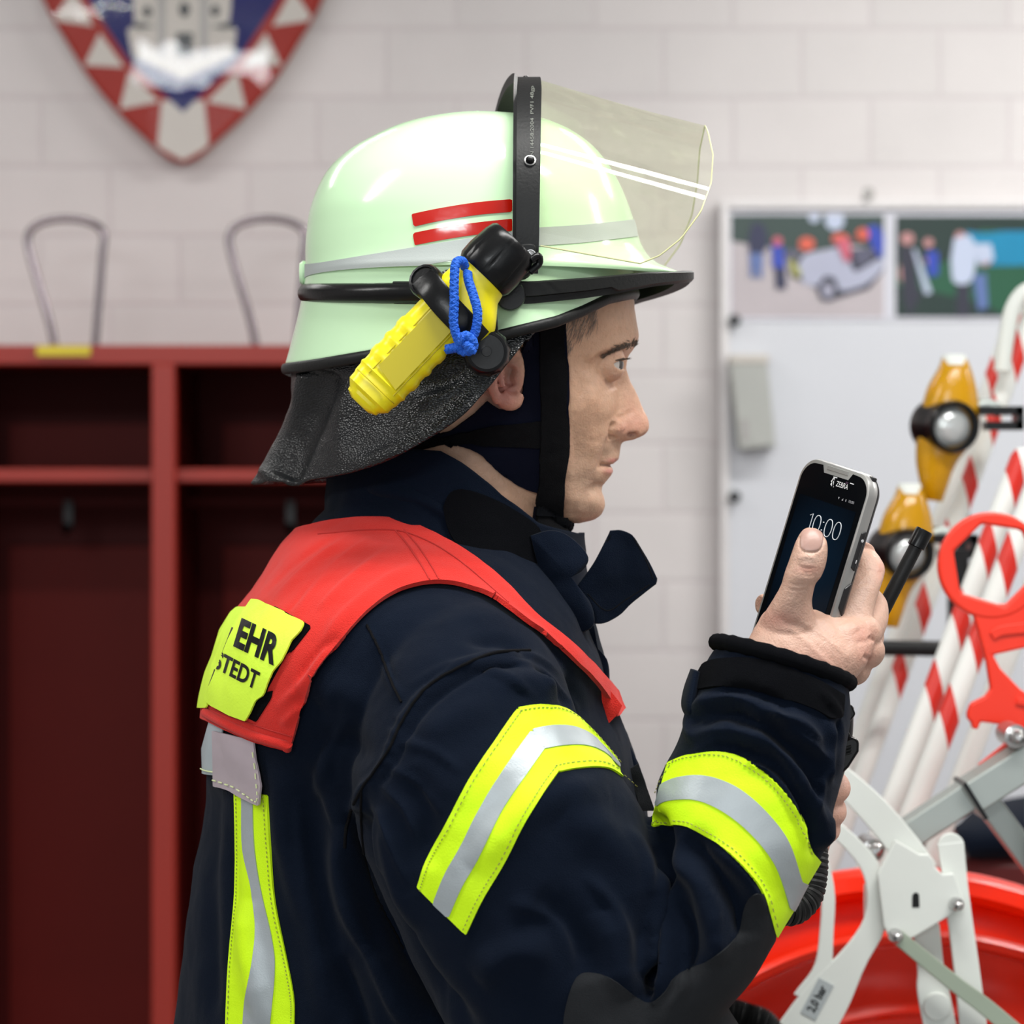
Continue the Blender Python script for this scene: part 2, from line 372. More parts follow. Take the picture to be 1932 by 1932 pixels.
# ------------------------------------------------------------------ red locker
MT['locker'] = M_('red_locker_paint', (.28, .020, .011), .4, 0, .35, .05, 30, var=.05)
MT['lockerin'] = M_('red_locker_inside_shaded', (.075, .0045, .004), .5, 0, .12, .05, 30)  # same red darkened: the shade inside the bays is put into the colour
MT['lockerin2'] = M_('red_locker_panel', (.15, .009, .006), .5, 0, .15)  # bay panels in a less darkened red, shade again in the colour
MT['ylabel'] = M_('yellow_label_strip', (.62, .50, .03), .6)
LY = 2.56
loc = empty('locker', (-.9, LY+.25, 0)); tag(loc, 'red open-front locker with shelves and coat rails against the brick wall', 'locker')
def X(px, y): return (px-966)*(y+D)/F
def Z(py, y): return CZ-(py-966)*(y+D)/F
ztop, zt2 = Z(651, LY), Z(688, LY)
posts = [X(308, LY)+k*.385 for k in (-3, -2, -1, 0, 1)]
xl, xr = posts[0]-.018, posts[-1]+.018
hw = X(330, LY)-X(308, LY)
g = G()
g.add(*bb((xl, LY, zt2), (xr, LY+.03, ztop)))
g.add(*bb((xl, LY+.03, ztop-.02), (xr, WY-.005, ztop)))
g.add(*bb((xl, LY, .02), (xr, LY+.03, .12)))
for x in posts: g.add(*bb((x-hw, LY-.003, .0), (x+hw, LY+.04, zt2+.001)))
fr = g.build('frame', MT['locker'], loc, smooth=False, bevel=.003)
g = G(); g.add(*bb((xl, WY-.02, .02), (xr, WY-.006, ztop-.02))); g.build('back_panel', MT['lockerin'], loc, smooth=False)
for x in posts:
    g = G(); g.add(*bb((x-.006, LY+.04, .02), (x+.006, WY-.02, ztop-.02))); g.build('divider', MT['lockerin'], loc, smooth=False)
sh1, sh2 = Z(884, LY+.02), Z(909, LY+.02)
for a, b in zip(posts[:-1], posts[1:]):
    g = G(); g.add(*bb((a+.006, LY+.025, sh2), (b-.006, WY-.02, sh1))); g.build('shelf', MT['locker'], loc, smooth=False, bevel=.002)
    # coat rail with sliding hook, and the pressed back panel of each bay
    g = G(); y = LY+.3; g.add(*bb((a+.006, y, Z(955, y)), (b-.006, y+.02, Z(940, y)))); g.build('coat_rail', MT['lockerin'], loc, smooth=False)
    xx = a+.62*(b-a)-.06; g = G(); g.add(*bb((xx, y-.01, Z(998, y)), (xx+.014, y+.012, Z(945, y)))); g.add(*tube([(xx+.007, y-.005, Z(995, y)), (xx+.007, y-.035, Z(1003, y)), (xx+.007, y-.045, Z(990, y))], .006, 8, 10))
    g.build('coat_hook', MT['black'], loc)
    g = G(); y = WY-.02
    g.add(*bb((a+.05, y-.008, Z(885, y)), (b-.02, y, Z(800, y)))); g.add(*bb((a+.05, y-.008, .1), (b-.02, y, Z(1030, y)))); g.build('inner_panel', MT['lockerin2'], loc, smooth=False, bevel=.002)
g = G(); g.add(*bb((X(70, LY), LY-.006, Z(671, LY)), (X(171, LY), LY, Z(653, LY)))); g.build('label_strip', MT['ylabel'], loc, smooth=False)
for k, cx in enumerate((125, 505)):
    y = LY+.2; P = [(cx-20, 662), (cx-33, 600), (cx-68, 480), (cx-70, 440), (cx-45, 418), (cx, 411), (cx+45, 418), (cx+70, 440), (cx+68, 480), (cx+62, 560), (cx+54, 662)]
    P = [PX(p[0], p[1]+(2 if abs(p[0]-cx) < 50 else 0), y) for p in P]; P[0].z = P[-1].z = ztop
    g = G(); g.add(*tube(P, .0062, 12, 90)); o = g.build('helmet_hook', MT['chrome'])
    tag(o, ['chrome wire helmet hook standing on the locker above the yellow label', 'chrome wire helmet hook on the locker, partly behind the firefighter helmet'][k], 'hook', 'helmet hooks on the locker')

# ------------------------------------------------------------------ coat of arms
def flat(poly, y, th=.003): return plate(poly, y-th, y)
MT['shw'] = M_('enamel_white', (.50, .47, .43), .4, 0, .5, 0, 30); MT['shr'] = M_('enamel_red', (.28, .014, .006), .4, 0, .2); MT['shb'] = M_('enamel_blue', (.003, .004, .10), .4, 0, .2)
MT['shk'] = M_('enamel_black', (.01, .013, .015), .2, 0, .5); MT['shgrey'] = M_('enamel_grey', (.33, .32, .31), .2, 0, .5)
SY = WY-.045
em = empty('wall_emblem', PX(345, 60, SY)); tag(em, 'shield-shaped coat of arms with a white castle on blue and a red and white border', 'emblem')
def rim(y): # right and left outline of the shield
    R = [(690, -330), (672, -200), (640, -90), (600, 10), (560, 80), (515, 150), (460, 215), (410, 262), (375, 293), (345, 306)]
    L = [(2*345-p[0], p[1]) for p in R]; return sm(*R)+sm(*L[::-1])[1:]
outl = rim(0)+[(20, -330)]
def dome(px, py): return 0
g = G(); 
g.add(*plate(outl, SY, SY+.04)); g.build('shield_board', MT['shw'], em, smooth=False, bevel=.004)
# border: alternating red teeth between rim and blue field, both sides mirrored
def mir(P): return [(2*345-x, y) for x, y in P]
teeth = [[(92, 5), (160, 5), (178, 55), (165, 46), (104, 40)], [(100, 42), (176, 50), (150, 128)], [(160, 130), (238, 126), (225, 206), (195, 178)],
         [(238, 207), (305, 192), (300, 272), (262, 236)], [(60, -60), (130, -60), (100, 0), (74, 0)]]
teeth = [[(70, -80), (150, -80), (130, -10), (92, 5)], [(98, 40), (177, 50), (152, 127), (128, 92)], [(160, 129), (236, 127), (225, 207), (196, 178)], [(236, 208), (305, 193), (300, 268), (268, 240)],
         [(68, -10), (108, -10), (96, 36)]]
teeth = [[(66, -12), (118, -12), (100, 38), (88, 32)], [(100, 41), (178, 52), (152, 125), (122, 82)], [(160, 131), (238, 127), (226, 205), (192, 175)], [(236, 209), (304, 193), (299, 270), (262, 240)]]
g = G()
for t in teeth:
    pass
g.add(*flat([(345+(p[0]-345)*.988, p[1]*.993-2) for p in outl], SY, .0012)); g.build('red_border', MT['shr'], em, smooth=False)
for T_ in ([(138, -20), (98, 38), (176, 49)], [(188, 62), (159, 123), (234, 127)], [(243, 136), (226, 206), (300, 192)], [(88, -100), (64, -40), (140, -40)]):
    for T2_ in (T_, mir(T_)): g = G(); g.add(*flat(T2_, SY, .0018)); g.build('white_tooth', MT['shw'], em, smooth=False)
g = G(); g.add(*flat([(305, 190), (385, 190), (394, 276), (345, 303), (297, 276)], SY, .0018)); g.build('white_tooth', MT['shw'], em, smooth=False)
g = G(); g.add(*flat([(-120, -330), (810, -330), (560, -90), (440, 130), (345, 212), (250, 130), (130, -90)][1:1]+[(60, -330), (630, -330), (590, -120), (522, 2), (450, 112), (345, 212), (240, 112), (168, 2), (100, -120)], SY, .0022)); g.build('blue_field', MT['shb'], em, smooth=False)
g = G()
for P in ([(252, -330), (436, -330), (436, 10), (432, 44), (446, 58), (440, 106), (345, 150), (250, 106), (240, 58), (254, 44), (252, 10)],): g.add(*flat(P, SY, .005))
g.build('castle', MT['shw'], em, smooth=False)
g = G()
for P in ([(298, -20), (312, -20), (312, 104), (298, 104)], [(378, -20), (392, -20), (392, 104), (378, 104)]): g.add(*flat(P, SY-.004))
g.build('castle_tower_edge', MT['shgrey'], em, smooth=False)
g = G()
for P in (circ(348, 18, 10, 16, 14), circ(278, 22, 8, 12, 11), circ(406, 20, 8, 12, 11), [(333, 62), (363, 62), (363, 106), (333, 106)], [(246, 50), (262, 42), (292, 50), (262, 54)], [(398, 50), (432, 42), (448, 52), (420, 54)]): g.add(*flat(P, SY-.0065, .001))
g.build('castle_opening', MT['shk'], em, smooth=False)
# bowed clear glaze over the painted face
glz = bpy.data.materials.new('clear_glaze'); glz.use_nodes = True; nt = glz.node_tree; nt.nodes.clear(); o_ = nt.nodes.new('ShaderNodeOutputMaterial'); t_ = nt.nodes.new('ShaderNodeBsdfTransparent'); gl_ = nt.nodes.new('ShaderNodeBsdfGlossy'); gl_.inputs['Roughness'].default_value = .03; f_ = nt.nodes.new('ShaderNodeFresnel'); f_.inputs[0].default_value = 1.34; m_ = nt.nodes.new('ShaderNodeMixShader')
tc_ = nt.nodes.new('ShaderNodeTexCoord'); nz_ = nt.nodes.new('ShaderNodeTexNoise'); nz_.inputs['Scale'].default_value = 9; bp_ = nt.nodes.new('ShaderNodeBump'); bp_.inputs['Distance'].default_value = .002; bp_.inputs['Strength'].default_value = .5; nt.links.new(tc_.outputs['Object'], nz_.inputs[0]); nt.links.new(nz_.outputs['Fac'], bp_.inputs['Height']); nt.links.new(bp_.outputs[0], gl_.inputs['Normal'])
nt.links.new(f_.outputs[0], m_.inputs[0]); nt.links.new(t_.outputs[0], m_.inputs[1]); nt.links.new(gl_.outputs[0], m_.inputs[2]); nt.links.new(m_.outputs[0], o_.inputs[0])
g = G(); N1 = 60; L1 = polyr(outl, 120) if 0 else outl; c0 = (345, -60); rings_ = []
for f in [k/16 for k in range(1, 17)]:
    rr_ = []
    for p in outl:
        v = PX(c0[0]+(p[0]-c0[0])*f*.99, c0[1]+(p[1]-c0[1])*f*.99, SY); c_ = PX(*c0, SY); d2 = (v.x-c_.x)**2+(v.z-c_.z)**2; v.y = SY-.010-.03*max(0, 1-d2/.25); rr_.append(v)
    rings_.append(rr_)
V, Fc = ringloft(rings_, False); g.add(V, Fc); g.build('glaze', glz, em)
outl_r = rim(0); g = G(); g.add(*tube([PX(p[0], p[1], SY) for p in outl_r], .0035, 10)); g.build('rim', MT['shr'], em)

# ------------------------------------------------------------------ pin board with two photographs, grey box, magnets
BY = WY-.03
MT['board'] = M_('pin_board_enamel', (.56, .575, .615), .35, 0, .5, var=.02); MT['boardframe'] = M_('board_frame', (.62, .60, .60), .4, .2)
bd = empty('pin_board', PX(1700, 1100, BY)); tag(bd, 'large pale grey magnetic board with a thin frame on the brick wall', 'board')
g = G(); g.add(*bb((X(1364, BY), BY, Z(1935, BY)), (X(2250, BY), WY-.002, Z(384, BY)))); g.build('panel', MT['board'], bd, smooth=False)
g = G(); x0, x1, z0, z1 = X(1358, BY), X(2256, BY), Z(1941, BY), Z(378, BY); fw = .016
for a, b in (((x0-.0, BY-.012, z0), (x0+fw, WY-.001, z1)), ((x1-fw, BY-.012, z0), (x1, WY-.001, z1)), ((x0+fw, BY-.012, z1-fw), (x1-fw, WY-.001, z1)), ((x0+fw, BY-.012, z0), (x1-fw, WY-.001, z0+fw))): g.add(*bb(a, b))
g.build('frame', MT['boardframe'], bd, smooth=False, bevel=.002)
def pm(n, c, r=.3): return M_('photo_'+n, s2l(*c), r, var=.10)
PC = dict(paper=pm('paper', (205, 205, 215)), ground=pm('ground', (176, 168, 172)), hedge=pm('hedge', (48, 66, 62)), car=pm('car', (165, 168, 188)), dark=pm('dark', (45, 45, 60)), glass=pm('glass', (84, 84, 104)),
          navy=pm('navyfig', (38, 40, 72)), jeans=pm('jeans', (88, 108, 160)), blue=pm('blue', (44, 66, 168)), orange=pm('orange', (205, 90, 70)), pink=pm('pink', (190, 90, 110)), skin=pm('skin', (180, 130, 130)),
          green=pm('green', (30, 82, 58)), dgreen=pm('dgreen', (28, 48, 44)), cyan=pm('cyan', (10, 125, 165)), tee=pm('tee', (178, 188, 210)), yell=pm('yell', (150, 150, 80)), wheel=pm('wheel', (150, 150, 168)))
def picture(name, label, x0, y0, x1, y1, layers, my):
    e = empty(name, PX((x0+x1)/2, (y0+y1)/2, my)); tag(e, label, 'photograph', 'photographs on the pin board')
    g = G(); g.add(*plate([(x0-8, y0-8), (x1+8, y0-8), (x1+8, y1+6), (x0-8, y1+6)], my-.001, BY)); g.build('paper', PC['paper'], e, smooth=False)
    for k, (nm, mat, polys) in enumerate(layers):
        g = G()
        for P in polys:
            P = [(min(max(a, x0), x1), min(max(b, y0), y1)) for a, b in P]; g.add(*plate(P, my-.0015-.0004*k, my-.0009))
        g.build(nm, PC[mat], e, smooth=False)
picture('photo_print', 'printed photograph of a silver car and people, upper left on the pin board', 1380, 405, 1668, 598, [
    ('print_ground', 'ground', [[(1380, 405), (1668, 405), (1668, 598), (1380, 598)]]),
    ('print_hedge', 'hedge', [[(1380, 405), (1668, 405), (1668, 470), (1600, 462), (1520, 478), (1470, 470), (1380, 455)]]),
    ('print_sky', 'tee', [circ(1536, 410, 10), circ(1575, 416, 18)]),
    ('print_car_shade', 'dark', [[(1490, 520), (1540, 545), (1575, 565), (1640, 545), (1668, 510), (1668, 480), (1600, 470), (1500, 480)]]),
    ('print_car', 'car', [sm((1505, 500), (1520, 480), (1560, 472), (1590, 465), (1606, 500), (1616, 512), (1660, 488), (1668, 500), (1655, 520), (1625, 540), (1585, 548), (1575, 525), (1555, 522), (1545, 540), (1515, 535))]),
    ('print_car_window', 'glass', [[(1478, 472), (1505, 470), (1500, 500), (1484, 490)], [(1608, 470), (1650, 465), (1645, 490), (1620, 505)]]),
    ('print_tyre', 'dark', [circ(1562, 547, 20, 24, 22)]), ('print_wheel', 'wheel', [circ(1562, 548, 12, 20, 14)]),
    ('print_figure_dark', 'navy', [sm((1420, 420), (1440, 425), (1448, 455), (1438, 480), (1416, 478), (1412, 450)), [(1460, 470), (1480, 470), (1484, 545), (1464, 545)]]),
    ('print_jeans', 'jeans', [[(1414, 478), (1440, 478), (1438, 524), (1430, 524), (1427, 495), (1424, 524), (1416, 522)], [(1650, 430), (1668, 445), (1668, 490), (1650, 470)]]),
    ('print_blue', 'blue', [[(1456, 462), (1478, 465), (1482, 505), (1458, 505)], sm((1630, 432), (1655, 425), (1668, 450), (1662, 485), (1648, 470))]),
    ('print_orange', 'orange', [circ(1522, 460, 15, 20, 13), circ(1585, 450, 16, 20, 10), circ(1628, 442, 12, 20, 12)]),
    ('print_pink', 'pink', [[(1575, 452), (1605, 450), (1605, 490), (1595, 495)], circ(1467, 455, 9)]),
    ('print_yellow_tool', 'yell', [[(1486, 492), (1496, 488), (1514, 518), (1500, 524)]])], BY-.002)
picture('photo_print', 'printed photograph of people on a green lawn, upper right on the pin board', 1690, 407, 1980, 598, [
    ('print_lawn', 'green', [[(1690, 407), (1980, 407), (1980, 598), (1690, 598)]]),
    ('print_trees', 'dgreen', [[(1690, 407), (1980, 407), (1980, 440), (1850, 432), (1830, 470), (1780, 495), (1690, 500)], [(1690, 540), (1760, 550), (1860, 575), (1900, 598), (1690, 598)]]),
    ('print_tarp', 'cyan', [sm((1822, 436), (1860, 440), (1900, 436), (1980, 436), n=12)+[(1980, 500), (1850, 502), (1832, 470)]]),
    ('print_skin', 'skin', [circ(1712, 450, 13, 16, 12), circ(1752, 458, 9), circ(1812, 446, 10), circ(1858, 488, 14), circ(1704, 515, 9, 16, 18), circ(1753, 492, 8)]),
    ('print_figure_dark', 'dark', [[(1698, 466), (1722, 466), (1736, 560), (1716, 598), (1704, 560)], [(1804, 535), (1830, 535), (1828, 598), (1806, 598)]]),
    ('print_blue', 'blue', [[(1748, 474), (1770, 474), (1770, 520), (1752, 520)]]), ('print_jeans', 'jeans', [[(1836, 520), (1860, 515), (1864, 580), (1846, 586)]]),
    ('print_shirt', 'tee', [sm((1800, 450), (1830, 445), (1842, 480), (1832, 530), (1800, 532), (1794, 490)), [(1838, 460), (1870, 460), (1876, 490), (1846, 500)], [(1722, 470), (1728, 470), (1758, 552), (1746, 556)]])], BY-.002)
for k, (mx_, my_, col) in enumerate(((1385, 605, 'shk'), (1385, 937, 'shk'), (1637, 366, 'shgrey'))):
    y = BY-.012; g = G(); g.add(*lathe([(.0001, 0), (.010, 0), (.011, .003), (.011, .009), (.0001, .011)][::-1], frame_mat(PX(mx_, my_, y), (0, 1, 0)) if 0 else frame_mat(PX(mx_, my_, y), (0, -1, 0)), 20)); o = g.build('magnet', MT[col])
    tag(o, ['small black round magnet under the corner of the car photograph', 'small black round magnet lowest on the pin board', 'small grey magnet on the top frame of the pin board'][k], 'magnet')
MT['greybox'] = M_('grey_plastic', (.36, .37, .35), .5)
e = empty('wall_box', PX(1420, 770, BY)); tag(e, 'narrow grey plastic holder hanging askew on the pin board', 'box')
g = G(); g.add(*plate([(1376, 684), (1448, 684), (1464, 842), (1394, 848)], BY-.05, BY)); g.build('body', MT['greybox'], e, smooth=False, bevel=.004)
g = G(); g.add(*plate([(1376, 668), (1452, 668), (1450, 686), (1376, 686)], BY-.052, BY)); g.build('lid', MT['shw'], e, smooth=False, bevel=.003)
g = G(); g.add(*plate([(1397, 790), (1412, 790), (1416, 830), (1400, 830)], BY-.0515, BY-.049)); g.build('slot', MT['shgrey'], e, smooth=False)

# ================================================================== EQUIPMENT ON THE RIGHT
def stripe_mat(name, pitch, frac, phase):
    m = M_(name, (.76, .78, .75), .35, 0, .5); nt = m.node_tree; b = nt.nodes['Principled BSDF']; tc = nt.nodes.new('ShaderNodeTexCoord'); s = nt.nodes.new('ShaderNodeSeparateXYZ'); nt.links.new(tc.outputs['Object'], s.inputs[0])
    def mth(op, a, b_=None, c=None):
        n = nt.nodes.new('ShaderNodeMath'); n.operation = op
        for i, v in enumerate((a, b_, c)):
            if v is None: continue
            if isinstance(v, (int, float)): n.inputs[i].default_value = v
            else: nt.links.new(v, n.inputs[i])
        return n.outputs[0]
    t = mth('MULTIPLY_ADD', s.outputs[0], 1.5, s.outputs[2]); t = mth('FRACT', mth('MULTIPLY_ADD', t, 1/pitch, phase)); t = mth('LESS_THAN', t, frac)
    lim = mth('GREATER_THAN', s.outputs[2], -.045); t = mth('MULTIPLY', t, lim)
    mx = nt.nodes.new('ShaderNodeMix'); mx.data_type = 'RGBA'; nt.links.new(t, mx.inputs['Factor']); mx.inputs[6].default_value = (.76, .78, .75, 1); mx.inputs[7].default_value = (.62, .02, .01, 1)
    nt.links.new(mx.outputs[2], b.inputs['Base Color']); return m
# folded warning-cone legs: each striped tube stands on the floor and leans; local z runs up the tube, its origin at the lowest stripe
def pole(name, a, b, y, wpx, pitch, phase, frac, label, low=1330, tail=True):
    A, B = PX(*a, y), PX(*b, y); d = (B-A).normalized()
    t = (PX(0, low, y).z-A.z)/d.z; O = A+d*t; top = (B-O).length; bot = -(O.z-.01)/d.z
    r = wpx/ppm(y)/2
    g = G(); g.add(*lathe([(r*.6, bot), (r, bot+.01), (r, top-.012), (r*.75, top-.003), (.0005, top)], Matrix(), 28))
    m = stripe_mat('striped_tube_paint', pitch, frac, phase); o = g.build(name, m)
    o.matrix_world = frame_mat(O, d, Vector((1, 0, 0))); o.location = O; o.rotation_euler = frame_mat((0, 0, 0), d, Vector((1, 0, 0))).to_euler()
    return tag(o, label, 'pole', 'red and white striped poles')
pole('striped_pole', (1677, 1530), (1935, 845), .69, 43, .0755, .18, .37, 'front striped pole in the red ring, the one nearer the phone', 1305)
pole('striped_pole', (1722, 1530), (1985, 845), .63, 44, .079, .18, .37, 'front striped pole seen through the red ring, beside its neighbour away from the phone', 1354)
pole('striped_pole', (1620, 1480), (1966, 540), .98, 36, .0735, .18, .37, 'rear striped pole carrying the two amber lamps', 1270)
pole('striped_pole', (1600, 1440), (1925, 570), 1.08, 30, .0735, .15, .30, 'rear striped pole ending in a white loop, red only near its top', 715)
pole('white_pole', (1810, 1480), (1990, 1000), .74, 40, .09, .2, .001, 'plain white pole behind the red ring tool', 1300)
pole('white_pole', (1585, 1500), (1766, 1035), 1.18, 36, .09, .2, .001, 'plain white pole low beside the jacket sleeve', 1300)
y = .95; g = G(); g.add(*tube([PX(*p, y) for p in ((1890, 700), (1898, 640), (1912, 580), (1940, 548), (1975, 560), (1990, 620), (1980, 700))], .009, 14, 50)); tag(g.build('wire_loop', MT['white']), 'white tubular loop at the top of the rear striped poles', 'loop')
# black post and black horizontal bar of the stand
y = 1.25; g = G(); g.add(*bb((PX(1788, 0, y).x, y-.012, PX(0, 1240, y).z), (PX(1828, 0, y).x, y+.012, PX(0, 888, y).z)))
stand = empty('equipment_stand', PX(1808, 1300, y)); tag(stand, 'black steel stand with an upright post and a horizontal round bar', 'stand')
g.build('post', MT['black'], stand, smooth=False, bevel=.006)
g = G(); g.add(*tube([PX(1440, 1219, .88), PX(1792, 1224, .88), PX(1800, 1224, 1.2), PX(1806, 1224, 1.25)], 15/ppm(.88), 16)); g.add(*tube([PX(1440, 1219, .88), Vector((PX(1440, 0, .88).x, .88, .01))], .014, 16)); g.build('crossbar', MT['rubber'], stand)
g = G(); xx = PX(1440, 0, .88).x; g.add(*bb((xx-.15, .74, 0), (xx+.15, 1.0, .02))); g.build('foot_plate', MT['black'], stand, smooth=False)

# amber lamps
MT['amber'] = M_('amber_plastic', (.80, .40, .003), .2, 0, .5, .6, 120, Transmission_Weight=.35, var=.2)
MT['lens'] = M_('lamp_lens', (.55, .58, .58), .12, .3, .6, .8, 250, var=.3)
def amber(cx, cy, s, y, label):
    e = empty('warning_lamp', PX(cx, cy, y)); tag(e, label, 'lamp', 'amber warning lamps')
    def q(x, yy): return (cx+x*s, cy+yy*s)
    R = []
    for t in ((-28, -122, 22), (-48, -95, 34), (-55, -40, 44), (-62, 20, 46), (-56, 70, 40), (-45, 110, 26), (-30, 128, 16)):
        pass
    secs = [(q(-6, -132), q(38, -132), y, .008), (q(-14, -110), q(48, -108), y, .018), (q(-36, -70), q(60, -60), y, .024), (q(-52, 0), q(62, 10), y, .026), (q(-56, 60), q(20, 70), y, .024), (q(-48, 110), q(2, 118), y, .016), (q(-40, 138), q(-6, 142), y, .008)]
    g = G(); g.add(*loft(secs, 30, 24)); g.build('amber_lens', MT['amber'], e, auto=60)
    g = G(); g.add(*loft([(q(-6, -136), q(38, -136), y, .008), (q(-8, -116), q(42, -114), y, .017)], 6, 20)); g.build('end_cap', MT['white'], e)
    c = PX(*q(12, 0), y-.028); r = 50*s/ppm(y); M = frame_mat(c, (.2, -1, -.05))
    g = G(); g.add(*lathe([(r*1.05, -.05), (r*1.1, -.03), (r*.98, -.012), (r*.95, 0), (r, .006), (r*.93, .012), (r*.84, .012), (r*.78, .002), (r*.78, -.01)], M, 40)); g.build('lamp_ring', MT['black'], e)
    g = G(); g.add(*lathe([(r*.80, -.004), (r*.6, .003), (r*.3, .006), (.0005, .007)], M, 32)); g.build('clear_lens', MT['lens'], e)
    g = G(); g.add(*tube([PX(*q(45, -28), y), PX(*q(75, -42), y), PX(*q(104, -28), y)], .0075, 12, 12)); g.build('clamp_arm', MT['alu'], e)
    g = G(); a = PX(*q(98, -22), y); g.add(*box(a+Vector((0, -.01, .004)), (.046, .03, .009))); g.add(*box(a+Vector((.004, -.01, -.012)), (.040, .03, .009))); g.add(*box(a+Vector((.02, -.01, -.004)), (.008, .03, .024))); g.build('clamp', MT['black'], e)
amber(1784, 805, 1.0, .9, 'amber warning lamp clamped high on the striped pole')
amber(1700, 1045, .98, .88, 'amber warning lamp lower down, half hidden by the phone and hand')

# red ring tool (hydrant key)
y = .45
hk = empty('hydrant_key', PX(1860, 1200, y)); tag(hk, 'red plastic key tool with a round ring and five-sided hole', 'tool')
def ringplate(outer, inner, y0, y1):
    n = len(outer); a = [PX(*p, y0) for p in outer]; b = [PX(*p, y0) for p in inner]; V = a+b; V += [Vector((v.x, y1, v.z)) for v in a+b]; Fc = []
    for i in range(n):
        j = (i+1) % n; Fc += [(i, j, n+j, n+i), (2*n+i, 3*n+i, 3*n+j, 2*n+j), (i, 2*n+i, 2*n+j, j), (n+i, n+j, 3*n+j, 3*n+i)]
    return V, Fc
cx, cy = 1872, 1067
pent = [(1853, 988), (1800, 1040), (1812, 1118), (1897, 1144), (1962, 1078), (1930, 1000)]
def polyr(P, n):
    P = P+P[:1]; L = [math.dist(P[i], P[i+1]) for i in range(len(P)-1)]; T = sum(L); out = []
    for k in range(n):
        s = k*T/n; i = 0
        while s > L[i]: s -= L[i]; i += 1
        f = s/L[i]; out.append((P[i][0]*(1-f)+P[i+1][0]*f, P[i][1]*(1-f)+P[i+1][1]*f))
    return out
inner = polyr(pent, 60); outer = []
for p in inner:
    a = math.atan2(p[1]-cy, p[0]-cx); outer.append((cx+101*math.cos(a), cy+101*math.sin(a)))
g = G(); g.add(*ringplate(outer, inner, y, y+.014)); g.build('ring', MT['redpl'], hk, smooth=False, bevel=.003)
g = G()
body = ribbon([(1850, 1150), (1868, 1230), (1880, 1300), (1905, 1340)], [38, 34, 30], 16)
g.add(*plate([(1832, 1140), (1990, 1140), (1990, 1216), (1932, 1223), (1874, 1236), (1888, 1262), (1925, 1300), (1990, 1345), (1990, 1400), (1940, 1396), (1895, 1368), (1850, 1362), (1846, 1376), (1836, 1376), (1834, 1364), (1826, 1356), (1826, 1345), (1832, 1328), (1860, 1314), (1870, 1300), (1862, 1250), (1846, 1190)], y+.001, y+.013))
g.build('handle', MT['redpl'], hk, smooth=False, bevel=.002)
g = G(); g.add(*plate(ribbon([(1872, 1200), (1890, 1190), (1940, 1184), (1980, 1180)], [18, 22]), y-.0015, y+.002)); g.add(*plate(ribbon([(1918, 1322), (1950, 1330), (1980, 1345)], [14, 14]), y-.0015, y+.002)); g.build('raised_ridge', MT['redpl'], hk, smooth=False, bevel=.001)
# aluminium rail frame carrying the drum bracket, with bolts
al = empty('rail_frame', PX(1850, 1520, .5)); tag(al, 'aluminium rail frame crossing above the red drum', 'frame')
def bar(a, b, wd, y0, y1): return plate(ribbon([a, b], [wd, wd], 2), y0, y1)
g = G(); g.add(*bar((1688, 1597), (1850, 1490), 54, .385, .42)); g.build('lower_rail', MT['alu'], al, smooth=False, bevel=.002)
g = G(); g.add(*bar((1830, 1510), (2010, 1395), 62, .38, .43)); g.build('upper_rail', MT['alu'], al, smooth=False, bevel=.002)
g = G(); g.add(*bar((1850, 1495), (1990, 1680), 46, .425, .455)); g.build('cross_rail', MT['alu'], al, smooth=False, bevel=.002)
g = G(); g.add(*bar((1820, 1478), (1862, 1546), 8, .375, .435)); g.build('rail_collar', MT['black'], al, smooth=False)
g = G(); g.add(*bar((1854, 1450), (1912, 1404), 14, .43, .445)); g.build('red_pin', MT['redpl'], al, smooth=False)
for bx, by, r in ((1918, 1390, 15), (1648, 1604, 14), (1655, 1600, 10)):
    M = frame_mat(PX(bx, by, .375), (0, -1, 0)); r /= ppm(.375); g = G(); g.add(*lathe([(r*1.5, -.05), (r*1.5, 0), (r, .001), (r*.9, .008), (r*.3, .012), (.0004, .012)], M, 20)); g.build('bolt', MT['steel'], al)
for x in (1985, 2080):
    g = G(); g.add(*bb((PX(x, 0, .4).x-.02, .38, .0), (PX(x, 0, .4).x+.02, .42, PX(0, 1400, .4).z))); g.build('leg', MT['alu'], al, smooth=False)
# white valve bracket
wb = empty('white_bracket', PX(1660, 1760, .36)); tag(wb, 'white forked metal bracket with bolts and a pressure sticker before the red drum', 'bracket')
y = .36
g = G()
g.add(*plate(ribbon([(1500, 1385), (1560, 1445), (1640, 1520), (1700, 1590), (1735, 1650)], [34, 46, 56, 60, 76]), y, y+.006))
g.add(*plate(ribbon([(1490, 1515), (1570, 1560), (1632, 1620), (1656, 1680), (1650, 1745), (1612, 1808), (1560, 1885), (1500, 1975)], [30, 30, 34, 40, 44, 52, 88, 100]), y+.0005, y+.0065))
g.add(*plate(ribbon([(1505, 1530), (1540, 1590), (1562, 1680), (1560, 1760), (1552, 1830), (1525, 1890)], [26, 26, 26, 26, 34, 60]), y+.001, y+.007))
g.build('fork', MT['white'], wb, smooth=False, bevel=.0012)
g = G(); g.add(*plate([(1656, 1650), (1690, 1585), (1735, 1612), (1752, 1612), (1762, 1622), (1764, 1636), (1779, 1650), (1800, 1648), (1818, 1700), (1808, 1718), (1722, 1770), (1682, 1778), (1668, 1748), (1662, 1700)], y-.012, y-.004)); g.build('hinge_plate', MT['white'], wb, smooth=False, bevel=.0012)
g = G(); g.add(*plate(ribbon([(1794, 1590), (1806, 1690), (1826, 1840), (1842, 1980)], [50, 46, 48, 52]), y-.003, y+.004)); g.add(*plate(circ(1795, 1597, 25, 20), y-.0025, y+.0035))
g.build('side_arm', MT['white'], wb, smooth=False, bevel=.001)
